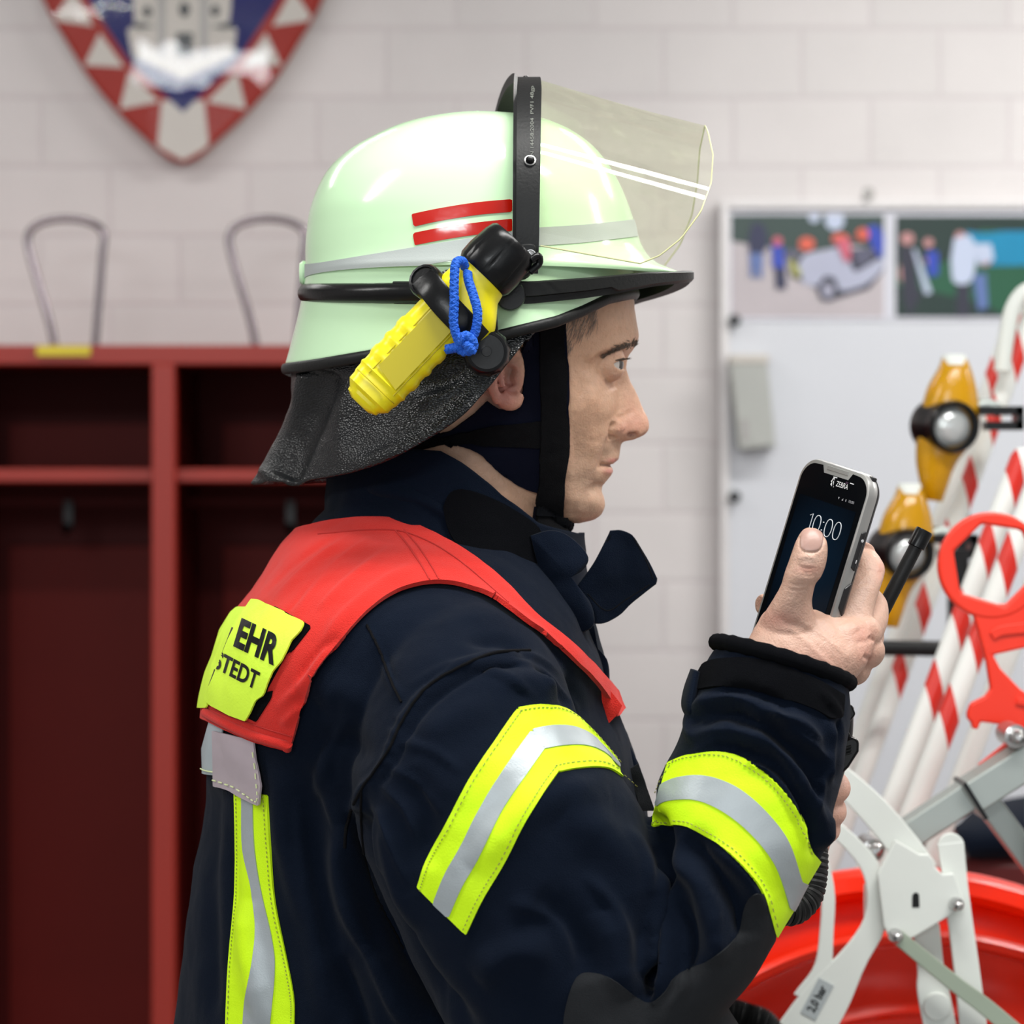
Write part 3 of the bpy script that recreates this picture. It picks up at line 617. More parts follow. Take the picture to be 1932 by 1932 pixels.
g = G(); g.add(*plate(ribbon([(1748, 1745), (1757, 1830), (1762, 1875), (1785, 1990)], [50, 50, 60, 60]), y+.008, y+.015)); g.build('lower_arm', MT['white'], wb, smooth=False, bevel=.001)
g = G(); g.add(*lathe([(.011, 0), (.0125, .002), (.0115, .005), (.0004, .0055)][::1], frame_mat(PX(1767, 1898, y+.008), (0, -1, 0)), 24)); g.build('cap_screw', MT['white'], wb)
g = G(); g.add(*plate(ribbon([(1690, 1765), (1800, 1855), (1860, 1900), (1930, 1960)], [28, 30, 32, 34]), y-.02, y-.015)); g.build('link_bar', M_('zinc_plate', (.36, .42, .33), .4, .3), wb, smooth=False, bevel=.001)
for bx, by, r in ((1690, 1766, 14), (1805, 1706, 13)):
    M = frame_mat(PX(bx, by, y-.021), (0, -1, 0)); r /= ppm(y); g = G(); g.add(*lathe([(r*.6, -.03), (r, -.002), (r, .003), (r*.8, .008), (r*.4, .011), (.0004, .012)], M, 24)); g.build('bolt', MT['steel'], wb)
g = G(); g.add(*plate(circ(1728, 1692, 7, 12, 8)[6:]+[(1735, 1712), (1721, 1712)], y-.0125, y-.0115)); g.build('slot', MT['rubber'], wb, smooth=False)
# sticker with printed pressure
a = math.radians(-62); V, Fc = text_mesh('2,0 bar', 24, .6); stp = []
cs, sn = math.cos(a), math.sin(a)
def stq(u, v, d=0): x_ = 1542+u*cs+v*sn; y_ = 1885+u*sn-v*cs; return PX(x_, y_, y-d)
g = G(); q4 = [stq(-37, -16, .0005), stq(37, -16, .0005), stq(37, 16, .0005), stq(-37, 16, .0005)]; g.add(q4+[v+Vector((0, .001, 0)) for v in q4], [(0, 1, 2, 3), (4, 5, 6, 7), (0, 1, 5, 4), (1, 2, 6, 5), (2, 3, 7, 6), (3, 0, 4, 7)], 0)
g.add([stq(v.x*.78, v.y*.95, .0009) for v in V], Fc, 1); g.build('pressure_sticker', [M_('sticker_grey', (.42, .46, .47), .4), MT['rubber']], wb, smooth=False)
g = G(); g.add(*bb((PX(1510, 0, y).x-.03, y+.01, 0), (PX(1510, 0, y).x+.03, y+.03, PX(0, 1950, y).z))); g.add(*bb((PX(1640, 0, y).x, y+.009, PX(0, 1700, y).z-.02), (PX(1700, 0, y).x, .40, PX(0, 1700, y).z+.01))); g.build('mounting_post', MT['white'], wb, smooth=False)
# red drum: big spun disc with a rolled rim, its axle level
dr = empty('red_drum', PX(1720, 2420, .75)); tag(dr, 'big glossy red drum with a rolled rim under the white bracket', 'drum')
def drum(cx, cy, y0, R, prof, name, mat=None):
    c = PX(cx, cy, y0); M = frame_mat(c, (-.06, -1, .04)); g = G(); g.add(*lathe([(r*R/ppm(y0), h) for r, h in prof], M, 128)); return g.build(name, mat or MT['drum'], dr)
drum(1705, 2400, .555, 760, [(.0005, -.02), (1.0, -.02), (1.0, 0), (.985, .012), (.95, .015), (.93, .010), (.925, -.005), (.91, -.008), (.88, -.006), (.05, -.012), (.0005, -.012)], 'outer_disc')
drum(1735, 2420, .50, 665, [(.965, -.03), (.985, .0), (1.0, .012), (1.005, .024), (.99, .033), (.97, .030), (.96, .015), (.95, -.01), (.90, -.02), (.80, -.014), (.76, -.004), (.74, -.014), (.3, -.02), (.05, -.02), (.0005, -.02)], 'rolled_rim_disc')
g = G(); c = PX(1720, 2420, .52); g.add(*tube([c+Vector((0, -.10, 0)), c+Vector((0, .06, 0))], .03, 20)); g.add(*bb(c+Vector((-.03, -.13, -c.z)), c+Vector((.03, -.08, .02)))); g.build('axle', MT['steel'], dr)
# dark objects behind: black jacket sleeve hung behind the rails, second hose hub
MT['darkred'] = M_('dark_red_plastic', (.10, .006, .006), .5)
y = 1.1; e = empty('storage_crate', PX(1900, 1680, y)); tag(e, 'dark red crate with a black lid behind the aluminium rails', 'crate')
g = G(); g.add(*bb((PX(1810, 0, y).x, y, 0), (PX(2150, 0, y).x, y+.35, PX(0, 1620, y).z))); g.build('crate_body', MT['darkred'], e, smooth=False, bevel=.01)
g = G(); V, Fc = loft([((1800, 1560), (1830, 1620), y-.02, .02), ((1880, 1520), (1880, 1618), y+.1, .12), ((2050, 1500), (2050, 1618), y+.15, .16), ((2150, 1520), (2160, 1618), y+.15, .1)], 20, 24); g.add(V, Fc); g.build('black_cover', MT['navy'], e)
# black suction hose curl at the lower edge
e = tag(empty('black_hose', PX(1390, 1925, .15)), 'black ribbed hose end at the bottom edge beside the jacket', 'hose')
P = cr([Vector((.10, .30, .02)), PX(1290, 3000, .30), PX(1300, 2150, .30), PX(1310, 1990, .30), PX(1350, 1925, .30), PX(1400, 1928, .30), PX(1450, 1970, .30), PX(1470, 2200, .30), PX(1475, 3000, .30), Vector((.28, .32, .02))], 900); rr = [.016+.0016*math.sin(i*1.3) for i in range(900)]
g = G(); g.add(*tube(P, rr, 20)); g.build('ribbed_tube', MT['rubber'], e)
# ================================================================== PERSON: one body mesh (head, neck, arm and hands)
def tabi(tab, n):
    P = sorted(tab); x = np.array([p[0] for p in P], float); out = []
    q = np.linspace(x[0], x[-1], n); Y = np.array([p[1:] for p in P], float)
    # monotone-ish cubic through the rows
    m = np.gradient(Y, x, axis=0)
    i = np.clip(np.searchsorted(x, q)-1, 0, len(x)-2); h = (x[i+1]-x[i]); t = ((q-x[i])/h)[:, None]; h = h[:, None]
    R = (2*t**3-3*t**2+1)*Y[i]+(t**3-2*t**2+t)*h*m[i]+(-2*t**3+3*t**2)*Y[i+1]+(t**3-t**2)*h*m[i+1]
    return q, R
skin = M_('skin', (.62, .36, .27), .46, 0, .45, .5, 700, Subsurface_Weight=.12, Subsurface_Scale=.008)
skin.node_tree.nodes['Principled BSDF'].inputs['Subsurface Radius'].default_value = (1, .35, .2)
attr_color(skin, 'col')
rows = [(395, 1100, 900, 680, .045, 2.2), (430, 1150, 900, 640, .062, 2.2), (480, 1183, 900, 628, .072, 2.2), (545, 1197, 900, 622, .076, 2.3), (600, 1198, 900, 628, .077, 2.4), (628, 1201, 900, 633, .077, 2.4), (648, 1196, 900, 636, .0765, 2.4), (668, 1182, 900, 645, .076, 2.4), (685, 1172, 900, 652, .075, 2.4),
        (720, 1166, 905, 670, .074, 2.45), (760, 1166, 912, 690, .073, 2.45), (800, 1166, 922, 725, .070, 2.4), (830, 1163, 932, 760, .067, 2.35), (850, 1158, 938, 790, .065, 2.3), (870, 1150, 945, 820, .063, 2.25), (890, 1144, 955, 860, .060, 2.2),
        (910, 1137, 965, 890, .056, 2.15), (930, 1133, 975, 915, .052, 2.1), (950, 1130, 990, 945, .046, 2.1), (968, 1120, 1010, 975, .037, 2.0), (981, 1104, 1035, 1005, .026, 2.0), (988, 1092, 1060, 1040, .012, 2.0)]
prof = [(395, 1100), (480, 1183), (545, 1197), (602, 1199), (618, 1202), (632, 1205), (645, 1203), (657, 1197), (668, 1189), (678, 1184), (695, 1182), (711, 1187), (737, 1197.5), (762, 1208), (775, 1216), (785, 1222), (797, 1225), (808, 1224), (817, 1219), (824, 1209), (828, 1196), (831, 1178), (835, 1173), (840, 1171.5), (850, 1169.5), (862, 1167.5), (867, 1167), (872, 1160), (877, 1152.5), (881, 1153), (887, 1156.5), (894, 1155), (901, 1150), (908, 1144), (916, 1138), (928, 1136), (938, 1139), (950, 1140.5), (960, 1138), (972, 1131), (981, 1118), (988, 1092)]
sig = [(395, .03), (600, .03), (632, .022), (655, .014), (680, .0095), (720, .0095), (750, .0115), (775, .0145), (800, .0175), (818, .018), (828, .015), (836, .011), (850, .013), (866, .018), (878, .020), (892, .019), (905, .02), (930, .024), (960, .024), (988, .03)]
qs = np.linspace(395, 988, 330); _, R = tabi(rows, 330)
pf = np.interp(qs, *zip(*prof)); pf = np.convolve(np.pad(pf, 2, 'edge'), [.1, .2, .4, .2, .1], 'valid'); sg = np.interp(qs, *zip(*sig))
rings = []; NT = 260
for i, q in enumerate(qs):
    xb_, xc, xk, wd, n = R[i]; ring = []
    for k in range(NT):
        t = 2*math.pi*k/NT; t = t-.45*math.sin(t)*1.0 if True else t   # denser towards the front
        x, y = se(t, n); px = xc+(xb_-xc)*x if x > 0 else xc+(xc-xk)*x; yy = wd*y
        if x > 0: px += (pf[i]-xb_)*math.exp(-(abs(yy)/sg[i])**3)
        v = PX(px, q, 0); ring.append(Vector((v.x, yy, v.z)))
    rings.append(ring)
g = G(); g.add(*ringloft(rings))
# neck, continuing under the collar
g.add(*loft([((690, 760), (1000, 800), 0, .060), ((715, 830), (1045, 890), 0, .062), ((730, 910), (1058, 975), 0, .061), ((735, 1000), (1085, 1060), 0, .064), ((720, 1110), (1110, 1170), 0, .075)], 30, 64))
# eyelids (closed balls opened below), ears
EC = PX(1147, 687, -.0315)
def ball(c, r, sx=1, sy=1, sz=1, n=28):
    rr = [[Vector((c[0]+r*sx*math.sin(a)*math.cos(b), c[1]+r*sy*math.sin(a)*math.sin(b), c[2]+r*sz*math.cos(a))) for b in [2*math.pi*k/n for k in range(n)]] for a in [math.pi*(i+.3)/(n/2+.6-.0) for i in range(n//2+1)]]
    return ringloft(rr)
for s in (1, -1):
    g.add(*ball((EC.x, EC.y*s, EC.z), .0136))
    def Q(px, py, y): v = PX(px, py, y); v.y *= s; return v
    g.add(*tube([Q(990, 650, -.078), Q(972, 636, -.084), Q(945, 640, -.090), Q(930, 668, -.093), Q(926, 705, -.093), Q(930, 735, -.091), Q(942, 758, -.087)], [.0034, .0038, .004, .004, .0038, .004, .0045], 12, 40))
    g.add(*tube([Q(942, 745, -.086), Q(955, 757, -.085), Q(970, 758, -.083), Q(978, 745, -.080)], [.0055, .0068, .0062, .005], 12, 20))
    V, Fc = ball(Q(956, 700, -.081), .021, .62, .22, 1.15); g.add(V, Fc)
    g.add(*tube([Q(978, 664, -.082), Q(955, 668, -.088), Q(944, 700, -.089), Q(950, 730, -.088)], .0028, 10, 24))
V, Q = remesh(g, .0011)
V = smooth(V, Q, 3, .5)
# ---- face sculpting (mirrored on the hidden side)
def sculpt_sym(V, Q, strokes):
    W = V.copy(); N_ = normals(V, Q); s = np.where(W[:, 1] > 0, -1, 1); W[:, 1] = -np.abs(W[:, 1]); N2 = N_.copy(); N2[:, 1] *= s
    p = topx(W); disp = np.zeros(len(V)); fw = np.clip((-N2[:, 1])*2.5+.45, 0, 1)
    for st in strokes:
        L, w1, w2, amp = st[:4]; tap = st[4] if len(st) > 4 else .25; L = cr(L, 14) if len(L) > 2 else np.array(L, float)
        m = 3*max(w1, w2); lo, hi = L.min(0)-m, L.max(0)+m
        idx = np.where((p[:, 0] > lo[0]) & (p[:, 0] < hi[0]) & (p[:, 1] > lo[1]) & (p[:, 1] < hi[1]))[0]
        if len(L) == 1: g_ = np.exp(-(np.hypot((p[idx, 0]-L[0][0])/w1, (p[idx, 1]-L[0][1])/w2))**2)
        else:
            d, sd, t = pdist(p[idx], L); g_ = np.exp(-(d/np.where(sd > 0, w1, w2))**2)
            if tap: g_ = g_*np.clip(np.minimum(t, 1-t)/tap, 0, 1)**.7
        disp[idx] += amp*g_
    return V+N_*(disp*fw)[:, None]
V = sculpt_sym(V, Q, [
    ([(1122, 692)], 34, 26, -.0022), ([(1160, 668), (1140, 668), (1118, 676)], 9, 12, -.0022), ([(1150, 712), (1160, 735)], 10, 12, -.0022, .1),      # socket, upper lid fold, tear trough
    ([(1196, 645), (1165, 650), (1130, 664), (1105, 680)], 12, 14, .0030, .2),                                                               # brow ridge
    ([(1150, 704), (1163, 712)], 4, 5, .0008), ([(1128, 700), (1150, 716), (1158, 722)], 3, 5, -.0008),
    ([(1100, 740), (1125, 760), (1150, 790)], 26, 26, .0022), ([(1090, 770)], 34, 30, .0018), ([(1100, 850)], 30, 48, -.0045), ([(1082, 800), (1090, 860), (1085, 920)], 7, 9, -.0007), ([(1140, 730), (1128, 770), (1122, 810)], 9, 12, -.0009), ([(1185, 560), (1165, 590), (1170, 620)], 14, 18, .0010), ([(1120, 600), (1110, 640)], 16, 18, -.0018),                     # cheekbone, hollow
    ([(1158, 795), (1154, 818), (1160, 830)], 4, 5, -.0032, .15), ([(1176, 812), (1165, 800), (1163, 815)], 8, 8, .0014, .1), ([(1196, 775), (1176, 785), (1163, 790)], 5, 5, -.0012),                                      # wing of the nose
    ([(1154, 822), (1147, 842), (1141, 865), (1134, 888)], 5, 9, -.0026, .2), ([(1128, 835), (1122, 870), (1112, 905)], 12, 12, .0012),          # nasolabial fold
    ([(1188, 821), (1198, 819)], 4, 4, -.0050, 0), ([(1179, 826), (1200, 829)], 4, 4, .0002),
    ([(1156, 878), (1146, 878), (1139, 880)], 2.6, 2.6, -.0024, .05), ([(1134, 882)], 6, 7, -.0013), ([(1160, 868), (1150, 873), (1142, 876)], 4, 4, .0010), ([(1154, 889), (1146, 890), (1140, 887)], 4, 5, .0011),
    ([(1140, 915), (1125, 918), (1112, 930)], 6, 8, -.0014), ([(1118, 955)], 24, 20, .0016), ([(1128, 905), (1108, 940), (1096, 962)], 10, 12, -.0010),
    ([(1080, 925), (1095, 975)], 14, 14, .0008),
    ([(1188, 610), (1160, 612), (1135, 620)], 2.5, 2.5, -.0003), ([(1120, 690), (1108, 684), (1096, 682)], 2, 2, -.0005), ([(1120, 695), (1108, 697), (1098, 702)], 2, 2, -.0005), ([(1118, 700), (1108, 708)], 2, 2, -.0004),
    ([(968, 690), (960, 712), (966, 730)], 9, 9, -.0045, .1), ([(957, 680), (950, 700)], 5, 5, -.0015)])
for s in (1, -1):   # the lids keep their roundness over the eyeball
    d = V-np.array([EC.x, EC.y*s, EC.z]); r = np.linalg.norm(d, axis=1); m = (r < .0131) & (V[:, 1]*np.sign(EC.y*s) > .018) & (d[:, 0] > -.016) & (normals(V, Q)*d/np.maximum(r, 1e-6)[:, None]).sum(1).__gt__(.2)
    V[m] += d[m]/r[m][:, None]*(.0131-r[m])[:, None]
# open the eye: lids pulled back behind the eyeball inside the opening
for s in (1, -1):
    W = V.copy(); W[:, 1] *= s; p = topx(W); c = np.array([EC.x, EC.y*s, EC.z])
    idx = np.where((np.abs(p[:, 0]-1165) < 30) & (np.abs(p[:, 1]-687) < 30) & (W[:, 1] < -.018))[0]
    f = np.clip(sdf(p[idx], [(1159, 688), (1166, 683), (1174, 681), (1186, 681), (1184, 697), (1172, 698), (1165, 694)])/1.6+.3, 0, 1)
    d = V[idx]-c; r = np.linalg.norm(d, axis=1); r2 = np.where(r < .017, np.minimum(r, .0100), r); V[idx] += d/r[:, None]*((r2-r)*f)[:, None]
V = fractal(V, 40, .0010, 3, 4, normals(V, Q))
HN = normals(V, Q); HEAD = (V, Q, HN)
# skin colours: blush, stubble, lips, brows' ground, plus shade painted into the hollows
def blob(p, x, y, rx, ry): return np.exp(-((p[:, 0]-x)/rx)**2-((p[:, 1]-y)/ry)**2)
W = V.copy(); W[:, 1] = -np.abs(W[:, 1]); p = topx(W); base = np.array([.65, .385, .255]); col = np.tile(base, (len(V), 1))
def mixc(c, f): 
    global col
    f = np.clip(f, 0, 1)[:, None]; col = col*(1-f)+np.array(c)*f
mixc((.60, .245, .19), blob(p, 1205, 800, 26, 26)*.45+blob(p, 1175, 810, 14, 16)*.4+blob(p, 1190, 760, 16, 30)*.2)
mixc((.55, .22, .18), blob(p, 955, 745, 40, 45)*.8+blob(p, 950, 690, 40, 50)*.5)
mixc((.50, .27, .20), blob(p, 1160, 712, 16, 18)*.5+blob(p, 1160, 668, 22, 8)*.45)
mixc((.40, .275, .20), blob(p, 1105, 925, 55, 60)*.45+blob(p, 1150, 850, 18, 20)*.5+blob(p, 1090, 870, 30, 60)*.25)
mixc((.50, .17, .15), blob(p, 1158, 869, 14, 4.5)*.9+blob(p, 1152, 889, 13, 5.5)*.9)
mixc((.18, .07, .055), blob(p, 1191, 821, 8, 3.4)*1.0+blob(p, 1148, 878.5, 13, 2.0)*.8)  # shade of the nostril and the gap between the lips, painted dark
mixc((.36, .22, .16), blob(p, 950, 870, 120, 40)*.35); mixc((.25, .16, .12), blob(p, 962, 700, 12, 22)*.6)  # the second blob paints shade into the ear hollow
rs = np.random.RandomState(4)
for k in range(220):
    x, y = rs.uniform(1068, 1200), rs.uniform(560, 980); mixc((.42, .20, .12), blob(p, x, y, rs.uniform(1.2, 2.6), rs.uniform(1.2, 2.6))*rs.uniform(.1, .4)) if 0 else None
nzv = np.array([noise.fractal(Vector(v)*220, 1, 2, 3) for v in V]); col *= (1+.07*nzv)[:, None]
nzv = np.array([noise.noise(Vector(v)*420) for v in V]); mixc((.40, .20, .12), np.clip((nzv-.40)*2, 0, .22)*(p[:, 0] > 1060))
HCOL = col

# ------------------------------------------------------------------ right hand holding the phone
def s3(a, b, y, d, n=2.2): return (a, b, y, d, None, n)
g = G()
g.add(*loft([((1350, 1330), (1530, 1420), -.205, .027), ((1385, 1275), (1565, 1350), -.203, .026), ((1408, 1215), (1602, 1295), -.198, .026), ((1428, 1178), (1636, 1250), -.192, .026, None, 2.4), ((1450, 1150), (1650, 1212), -.186, .022, None, 2.4), ((1500, 1150), (1650, 1180), -.182, .016), ((1560, 1150), (1640, 1160), -.178, .008)], 40, 48))
# thumb in front of the screen
g.add(*loft([((1415, 1235), (1560, 1235), -.192, .022), ((1434, 1175), (1546, 1185), -.197, .019), ((1455, 1137), (1532, 1140), -.204, .0145), ((1472, 1108), (1538, 1104), -.209, .0118), ((1479, 1086), (1549, 1088), -.211, .0118), ((1487, 1062), (1557, 1069), -.211, .0118), ((1495, 1040), (1561, 1045), -.211, .0108), ((1503, 1018), (1560, 1022), -.210, .0095), ((1514, 1001), (1549, 1004), -.2085, .0065), ((1524, 995.5), (1539, 996.5), -.208, .003)], 60, 40))
# index finger: up beside the phone, then bending behind it
g.add(*loft([((1540, 1215), (1648, 1215), -.182, .018), ((1566, 1165), (1647, 1180), -.178, .0155), ((1580, 1135), (1650, 1145), -.172, .0125), ((1598, 1104), (1661, 1108), -.165, .011), ((1610, 1078), (1669, 1082), -.157, .0105), ((1613, 1056), (1666, 1062), -.150, .0105), ((1606, 1038), (1650, 1040), -.143, .0095), ((1590, 1032), (1625, 1032), -.137, .0085)], 50, 36))
# index beyond the bend, middle, ring and little fingers wrapped behind the phone; one tip shows past its edge
def finger(P, r, n=40): g.add(*tube([PX(*q) for q in P], r, 20, n))
finger([(1630, 1050, -.150), (1600, 1045, -.132), (1560, 1060, -.124), (1520, 1075, -.118)], [.0105, .0092, .0088, .0065])
finger([(1600, 1210, -.180), (1638, 1185, -.165), (1645, 1140, -.145), (1600, 1115, -.125), (1540, 1115, -.114), (1490, 1125, -.108)], [.014, .0118, .0105, .0098, .009, .006])
finger([(1600, 1235, -.180), (1635, 1212, -.160), (1630, 1175, -.138), (1570, 1150, -.118), (1490, 1145, -.110), (1447, 1141, -.104), (1434, 1140, -.106)], [.014, .0115, .0105, .0098, .0088, .0082, .0066])
finger([(1570, 1265, -.182), (1618, 1250, -.162), (1600, 1215, -.138), (1540, 1190, -.120), (1480, 1185, -.112)], [.0135, .0112, .0098, .0085, .006])
# knuckle fullness
for c, r in (((1630, 1195, -.183), .0125), ((1636, 1228, -.180), .0125), ((1612, 1262, -.180), .0115)):
    g.add(*ball(PX(*c), r))
hv, hq = remesh(g, .0009)
hv = shrink(hv, hq, 3, .35); hv = smooth(hv, hq, 2)
N_ = normals(hv, hq)
hv = sculpt(hv, hq, [
    ([(1540, 1152), (1552, 1158), (1566, 1154)], 7, 7, -.0010), ([(1565, 1165), (1600, 1168), (1625, 1150)], 12, 12, -.0012), ([(1565, 1160), (1590, 1195), (1606, 1225)], 8, 8, -.0010), ([(1600, 1165), (1620, 1190)], 10, 10, .0010),
    ([(1640, 1200), (1645, 1206), (1650, 1206)], 4, 5, -.0016, .1), ([(1628, 1238), (1636, 1242), (1642, 1244)], 4, 5, -.0014, .1), ([(1612, 1215), (1628, 1210), (1642, 1212)], 6, 6, -.0008),
    ([(1480, 1180), (1510, 1200), (1550, 1240), (1580, 1265)], 6, 6, .0006), ([(1510, 1170), (1560, 1205), (1605, 1245)], 5, 5, .0005), ([(1460, 1160), (1490, 1178), (1520, 1182)], 9, 9, -.0008),
    ([(1503, 1066), (1520, 1072), (1540, 1072)], 3, 3, -.0008), ([(1505, 1073), (1522, 1080), (1540, 1078)], 3, 3, -.0007), ([(1508, 1082), (1524, 1087), (1540, 1084)], 2.5, 2.5, -.0005), ([(1504, 1055), (1522, 1050), (1542, 1056)], 5, 5, .0007),
    ([(1488, 1100), (1505, 1104), (1525, 1102)], 2, 2, -.0004), ([(1484, 1110), (1502, 1114), (1525, 1112)], 2, 2, -.0004), ([(1640, 1045), (1655, 1062), (1660, 1080)], 5, 5, .0006), ([(1620, 1070), (1612, 1064), (1606, 1070)], 2, 2, -.0008, .1),
    ([(1620, 1085), (1638, 1075), (1655, 1080)], 2, 2, -.0003), ([(1612, 1110), (1632, 1100), (1650, 1108)], 2, 2, -.0003),
    ([(1509, 1012), (1508, 1028), (1513, 1038), (1528, 1042), (1545, 1039), (1553, 1026), (1555, 1008)], 1.8, 1.8, -.0010, .02)])
hv = fractal(hv, 130, .00022, 9, 3, normals(hv, hq)); HANDN = normals(hv, hq); HAND = (hv, hq, HANDN)
p = topx(hv); col = np.tile(np.array([.53, .33, .25]), (len(hv), 1))
mixc((.50, .20, .15), blob(p, 1525, 1074, 20, 9)*.55+blob(p, 1628, 1195, 26, 20)*.5+blob(p, 1635, 1235, 20, 20)*.5+blob(p, 1662, 1075, 10, 24)*.4+blob(p, 1470, 1170, 34, 18)*.5)
mixc((.50, .25, .19), blob(p, 1540, 1250, 60, 40)*.5+blob(p, 1440, 1140, 10, 16)*.8)
mixc((.62, .42, .34), blob(p, 1530, 1055, 16, 10)*.6+blob(p, 1560, 1180, 40, 14)*.3+blob(p, 1625, 1125, 18, 25)*.4)
nzv = np.array([noise.fractal(Vector(v)*Vector((300, 160, 160))[0], 1, 2, 3) for v in hv]); col *= (1+.06*nzv)[:, None]; HANDCOL = col

# left hand, just seen past the far edge of the sleeve, holding the speaker microphone
g = G()
g.add(*loft([((1400, 1640), (1470, 1700), -.08, .03), ((1450, 1560), (1540, 1640), -.07, .028), ((1500, 1490), (1570, 1580), -.07, .024), ((1530, 1450), (1575, 1500), -.07, .012)], 24, 32))
for P in ([(1530, 1490, -.06), (1570, 1475, -.075), (1582, 1490, -.095), (1560, 1505, -.105)], [(1530, 1530, -.06), (1566, 1520, -.075), (1574, 1535, -.095), (1550, 1545, -.105)], [(1520, 1565, -.06), (1556, 1555, -.075), (1562, 1568, -.095), (1540, 1575, -.105)]):
    g.add(*tube([PX(*q) for q in P], [.0095, .009, .0088, .007], 16, 24))
lv, lq = remesh(g, .0018); lv = shrink(lv, lq, 2, .4)
LCOL = np.tile(np.array([.60, .34, .26]), (len(lv), 1))
# arms and trunk under the clothes tie hands and head into one body
g = G()
g.add(*loft([((720, 1090), (1090, 1140), 0, .07), ((560, 1160), (1080, 1240), 0, .15), ((470, 1300), (1100, 1340), 0, .17), ((480, 1700), (1120, 1700), 0, .155), ((480, 2200), (1080, 2200), 0, .14), ((560, 2500), (1000, 2500), 0, .10)], 24, 32))
g.add(*tube([PX(860, 1230, -.16), PX(1000, 1600, -.20), PX(1130, 1960, -.215), PX(1290, 1700, -.21), PX(1460, 1350, -.204)], [.05, .048, .04, .038, .03], 20, 40))
g.add(*tube([PX(860, 1230, .15), PX(900, 1600, .18), PX(1020, 1880, .15), PX(1150, 1810, .09), PX(1250, 1710, .03), PX(1350, 1620, -.03), PX(1450, 1570, -.065)], [.045, .045, .038, .034, .03, .028, .024], 20, 40))
for s in (1, -1): g.add(*tube([Vector((-.09, .09*s, .90)), Vector((-.08, .10*s, .50)), Vector((-.09, .11*s, .10))], [.085, .058, .045], 20, 20))
bv, bf = np.array([tuple(v) for v in g.V]), g.F
b1, b2 = len(V), len(V)+len(hv); b3 = b2+len(lv)
allV = np.vstack([V, hv, lv, bv]); allF = [tuple(q) for q in Q.tolist()]+[tuple(q) for q in (hq+b1).tolist()]+[tuple(q) for q in (lq+b2).tolist()]+[tuple(i+b3 for i in f) for f in bf]
person = me('person', allV.tolist(), allF, skin)
ca = person.data.color_attributes.new('col', 'FLOAT_COLOR', 'POINT')
cc = np.vstack([HCOL, HANDCOL, LCOL, np.tile([.6, .37, .27], (len(bv), 1))]); ca.data.foreach_set('color', np.hstack([np.clip(cc, 0, 1), np.ones((len(cc), 1))]).astype(np.float32).ravel())
tag(person, 'firefighter in dark blue jacket, seen in profile, raising a phone in one hand', 'person')
# eyeballs
MT['eye'] = M_('eye_white', (.66, .60, .55), .15, 0, .6); MT['iris'] = M_('iris', (.03, .022, .018), .1, 0, .8)
for s in (1, -1):
    g = G(); c = Vector((EC.x, EC.y*s, EC.z)); g.add(*ball(c, .0117, n=40)); 
    o = g.build('eye', [MT['eye'], MT['iris']], person)
    dirn = Vector((1, -.10*s, -.02)).normalized()
    for pl in o.data.polygons:
        if (pl.center-c).normalized().dot(dirn) > .77: pl.material_index = 1
# brows, lashes, temple hair
MT['hair'] = M_('dark_hair', (.10, .07, .052), .6, 0, .4); MT['greyhair'] = M_('grey_hair', (.30, .23, .19), .6, 0, .4)
HT = bvh(V, Q)
def strands(name, roots, mat, ln, r, dirf, jitter, parent, label=None):
    g = G()
    for (x, y) in roots:
        a = hit(HT, x, y, .0002)
        if a is None: continue
        dx, dy = dirf(x, y); L_ = ln*random.uniform(.7, 1.2); dx += random.gauss(0, jitter); dy += random.gauss(0, jitter)
        m = hit(HT, x+dx*L_*.5, y+dy*L_*.5, .0009); e = hit(HT, x+dx*L_, y+dy*L_, .0008)
        if m is None: m = a+Vector((dx, 0, -dy))*(L_*.5/2540)
        if e is None: e = a+Vector((dx, -.1, -dy))*(L_/2540)
        g.add(*tube([a, m, e], [r, r*.9, r*.3], 4, 5))
    o = g.build(name, mat, parent)
    if label: o['label'] = label
    return o
rt = []
bl = sm((1204, 651), (1190, 648), (1172, 653), (1155, 662), (1138, 671), n=60)
for i in range(330):
    t = random.random()**.8; q = bl[int(t*59)]; wd = 5.5*(1-t*.75); rt.append((q[0]+random.uniform(-2, 2), q[1]+random.gauss(0, wd*.6)+1))
strands('eyebrow', rt, MT['hair'], 10, .00022, lambda x, y: (-.6 if x < 1190 else .2, .12 if x < 1190 else -.5), .25, person)
rt = [(random.uniform(1070, 1128)+0, 0) for i in range(170)]; rt = [(x, random.uniform(565, 665-(x-1070)*1.1)) for x, _ in rt]
strands('hair', rt, MT['greyhair'], 26, .00016, lambda x, y: (-.35, .9), .15, person, 'short greying temple hair')
g = G()
for i in range(26):
    t = i/25; a = PX(1160+t*16, 679-2.6*t*1.4, -.0315-.0122*math.sqrt(max(0, 1-((1160+t*16-1147)/33)**2))); e = a+Vector((.0045+.002*t, -.0012, .0008-.0016*random.random())); g.add(*tube([a, (a+e)/2+Vector((0, 0, -.0008)), e], [.00022, .00018, .00005], 4, 5))
g.build('eyelash', MT['hair'], person)
# thumb nail
MT['nail'] = M_('nail', (.46, .27, .22), .4, 0, .5, Subsurface_Weight=.1)
cut(HAND, sm((1511, 1009), (1516, 1001), (1532, 998.5), (1547, 1002), (1553, 1012), (1552, 1028), (1544, 1037), (1530, 1040), (1516, 1036), (1510, 1024), (1511, 1009), n=40), .0003, (-.4, -.205), 'thumb_nail', MT['nail'], person, .0003)
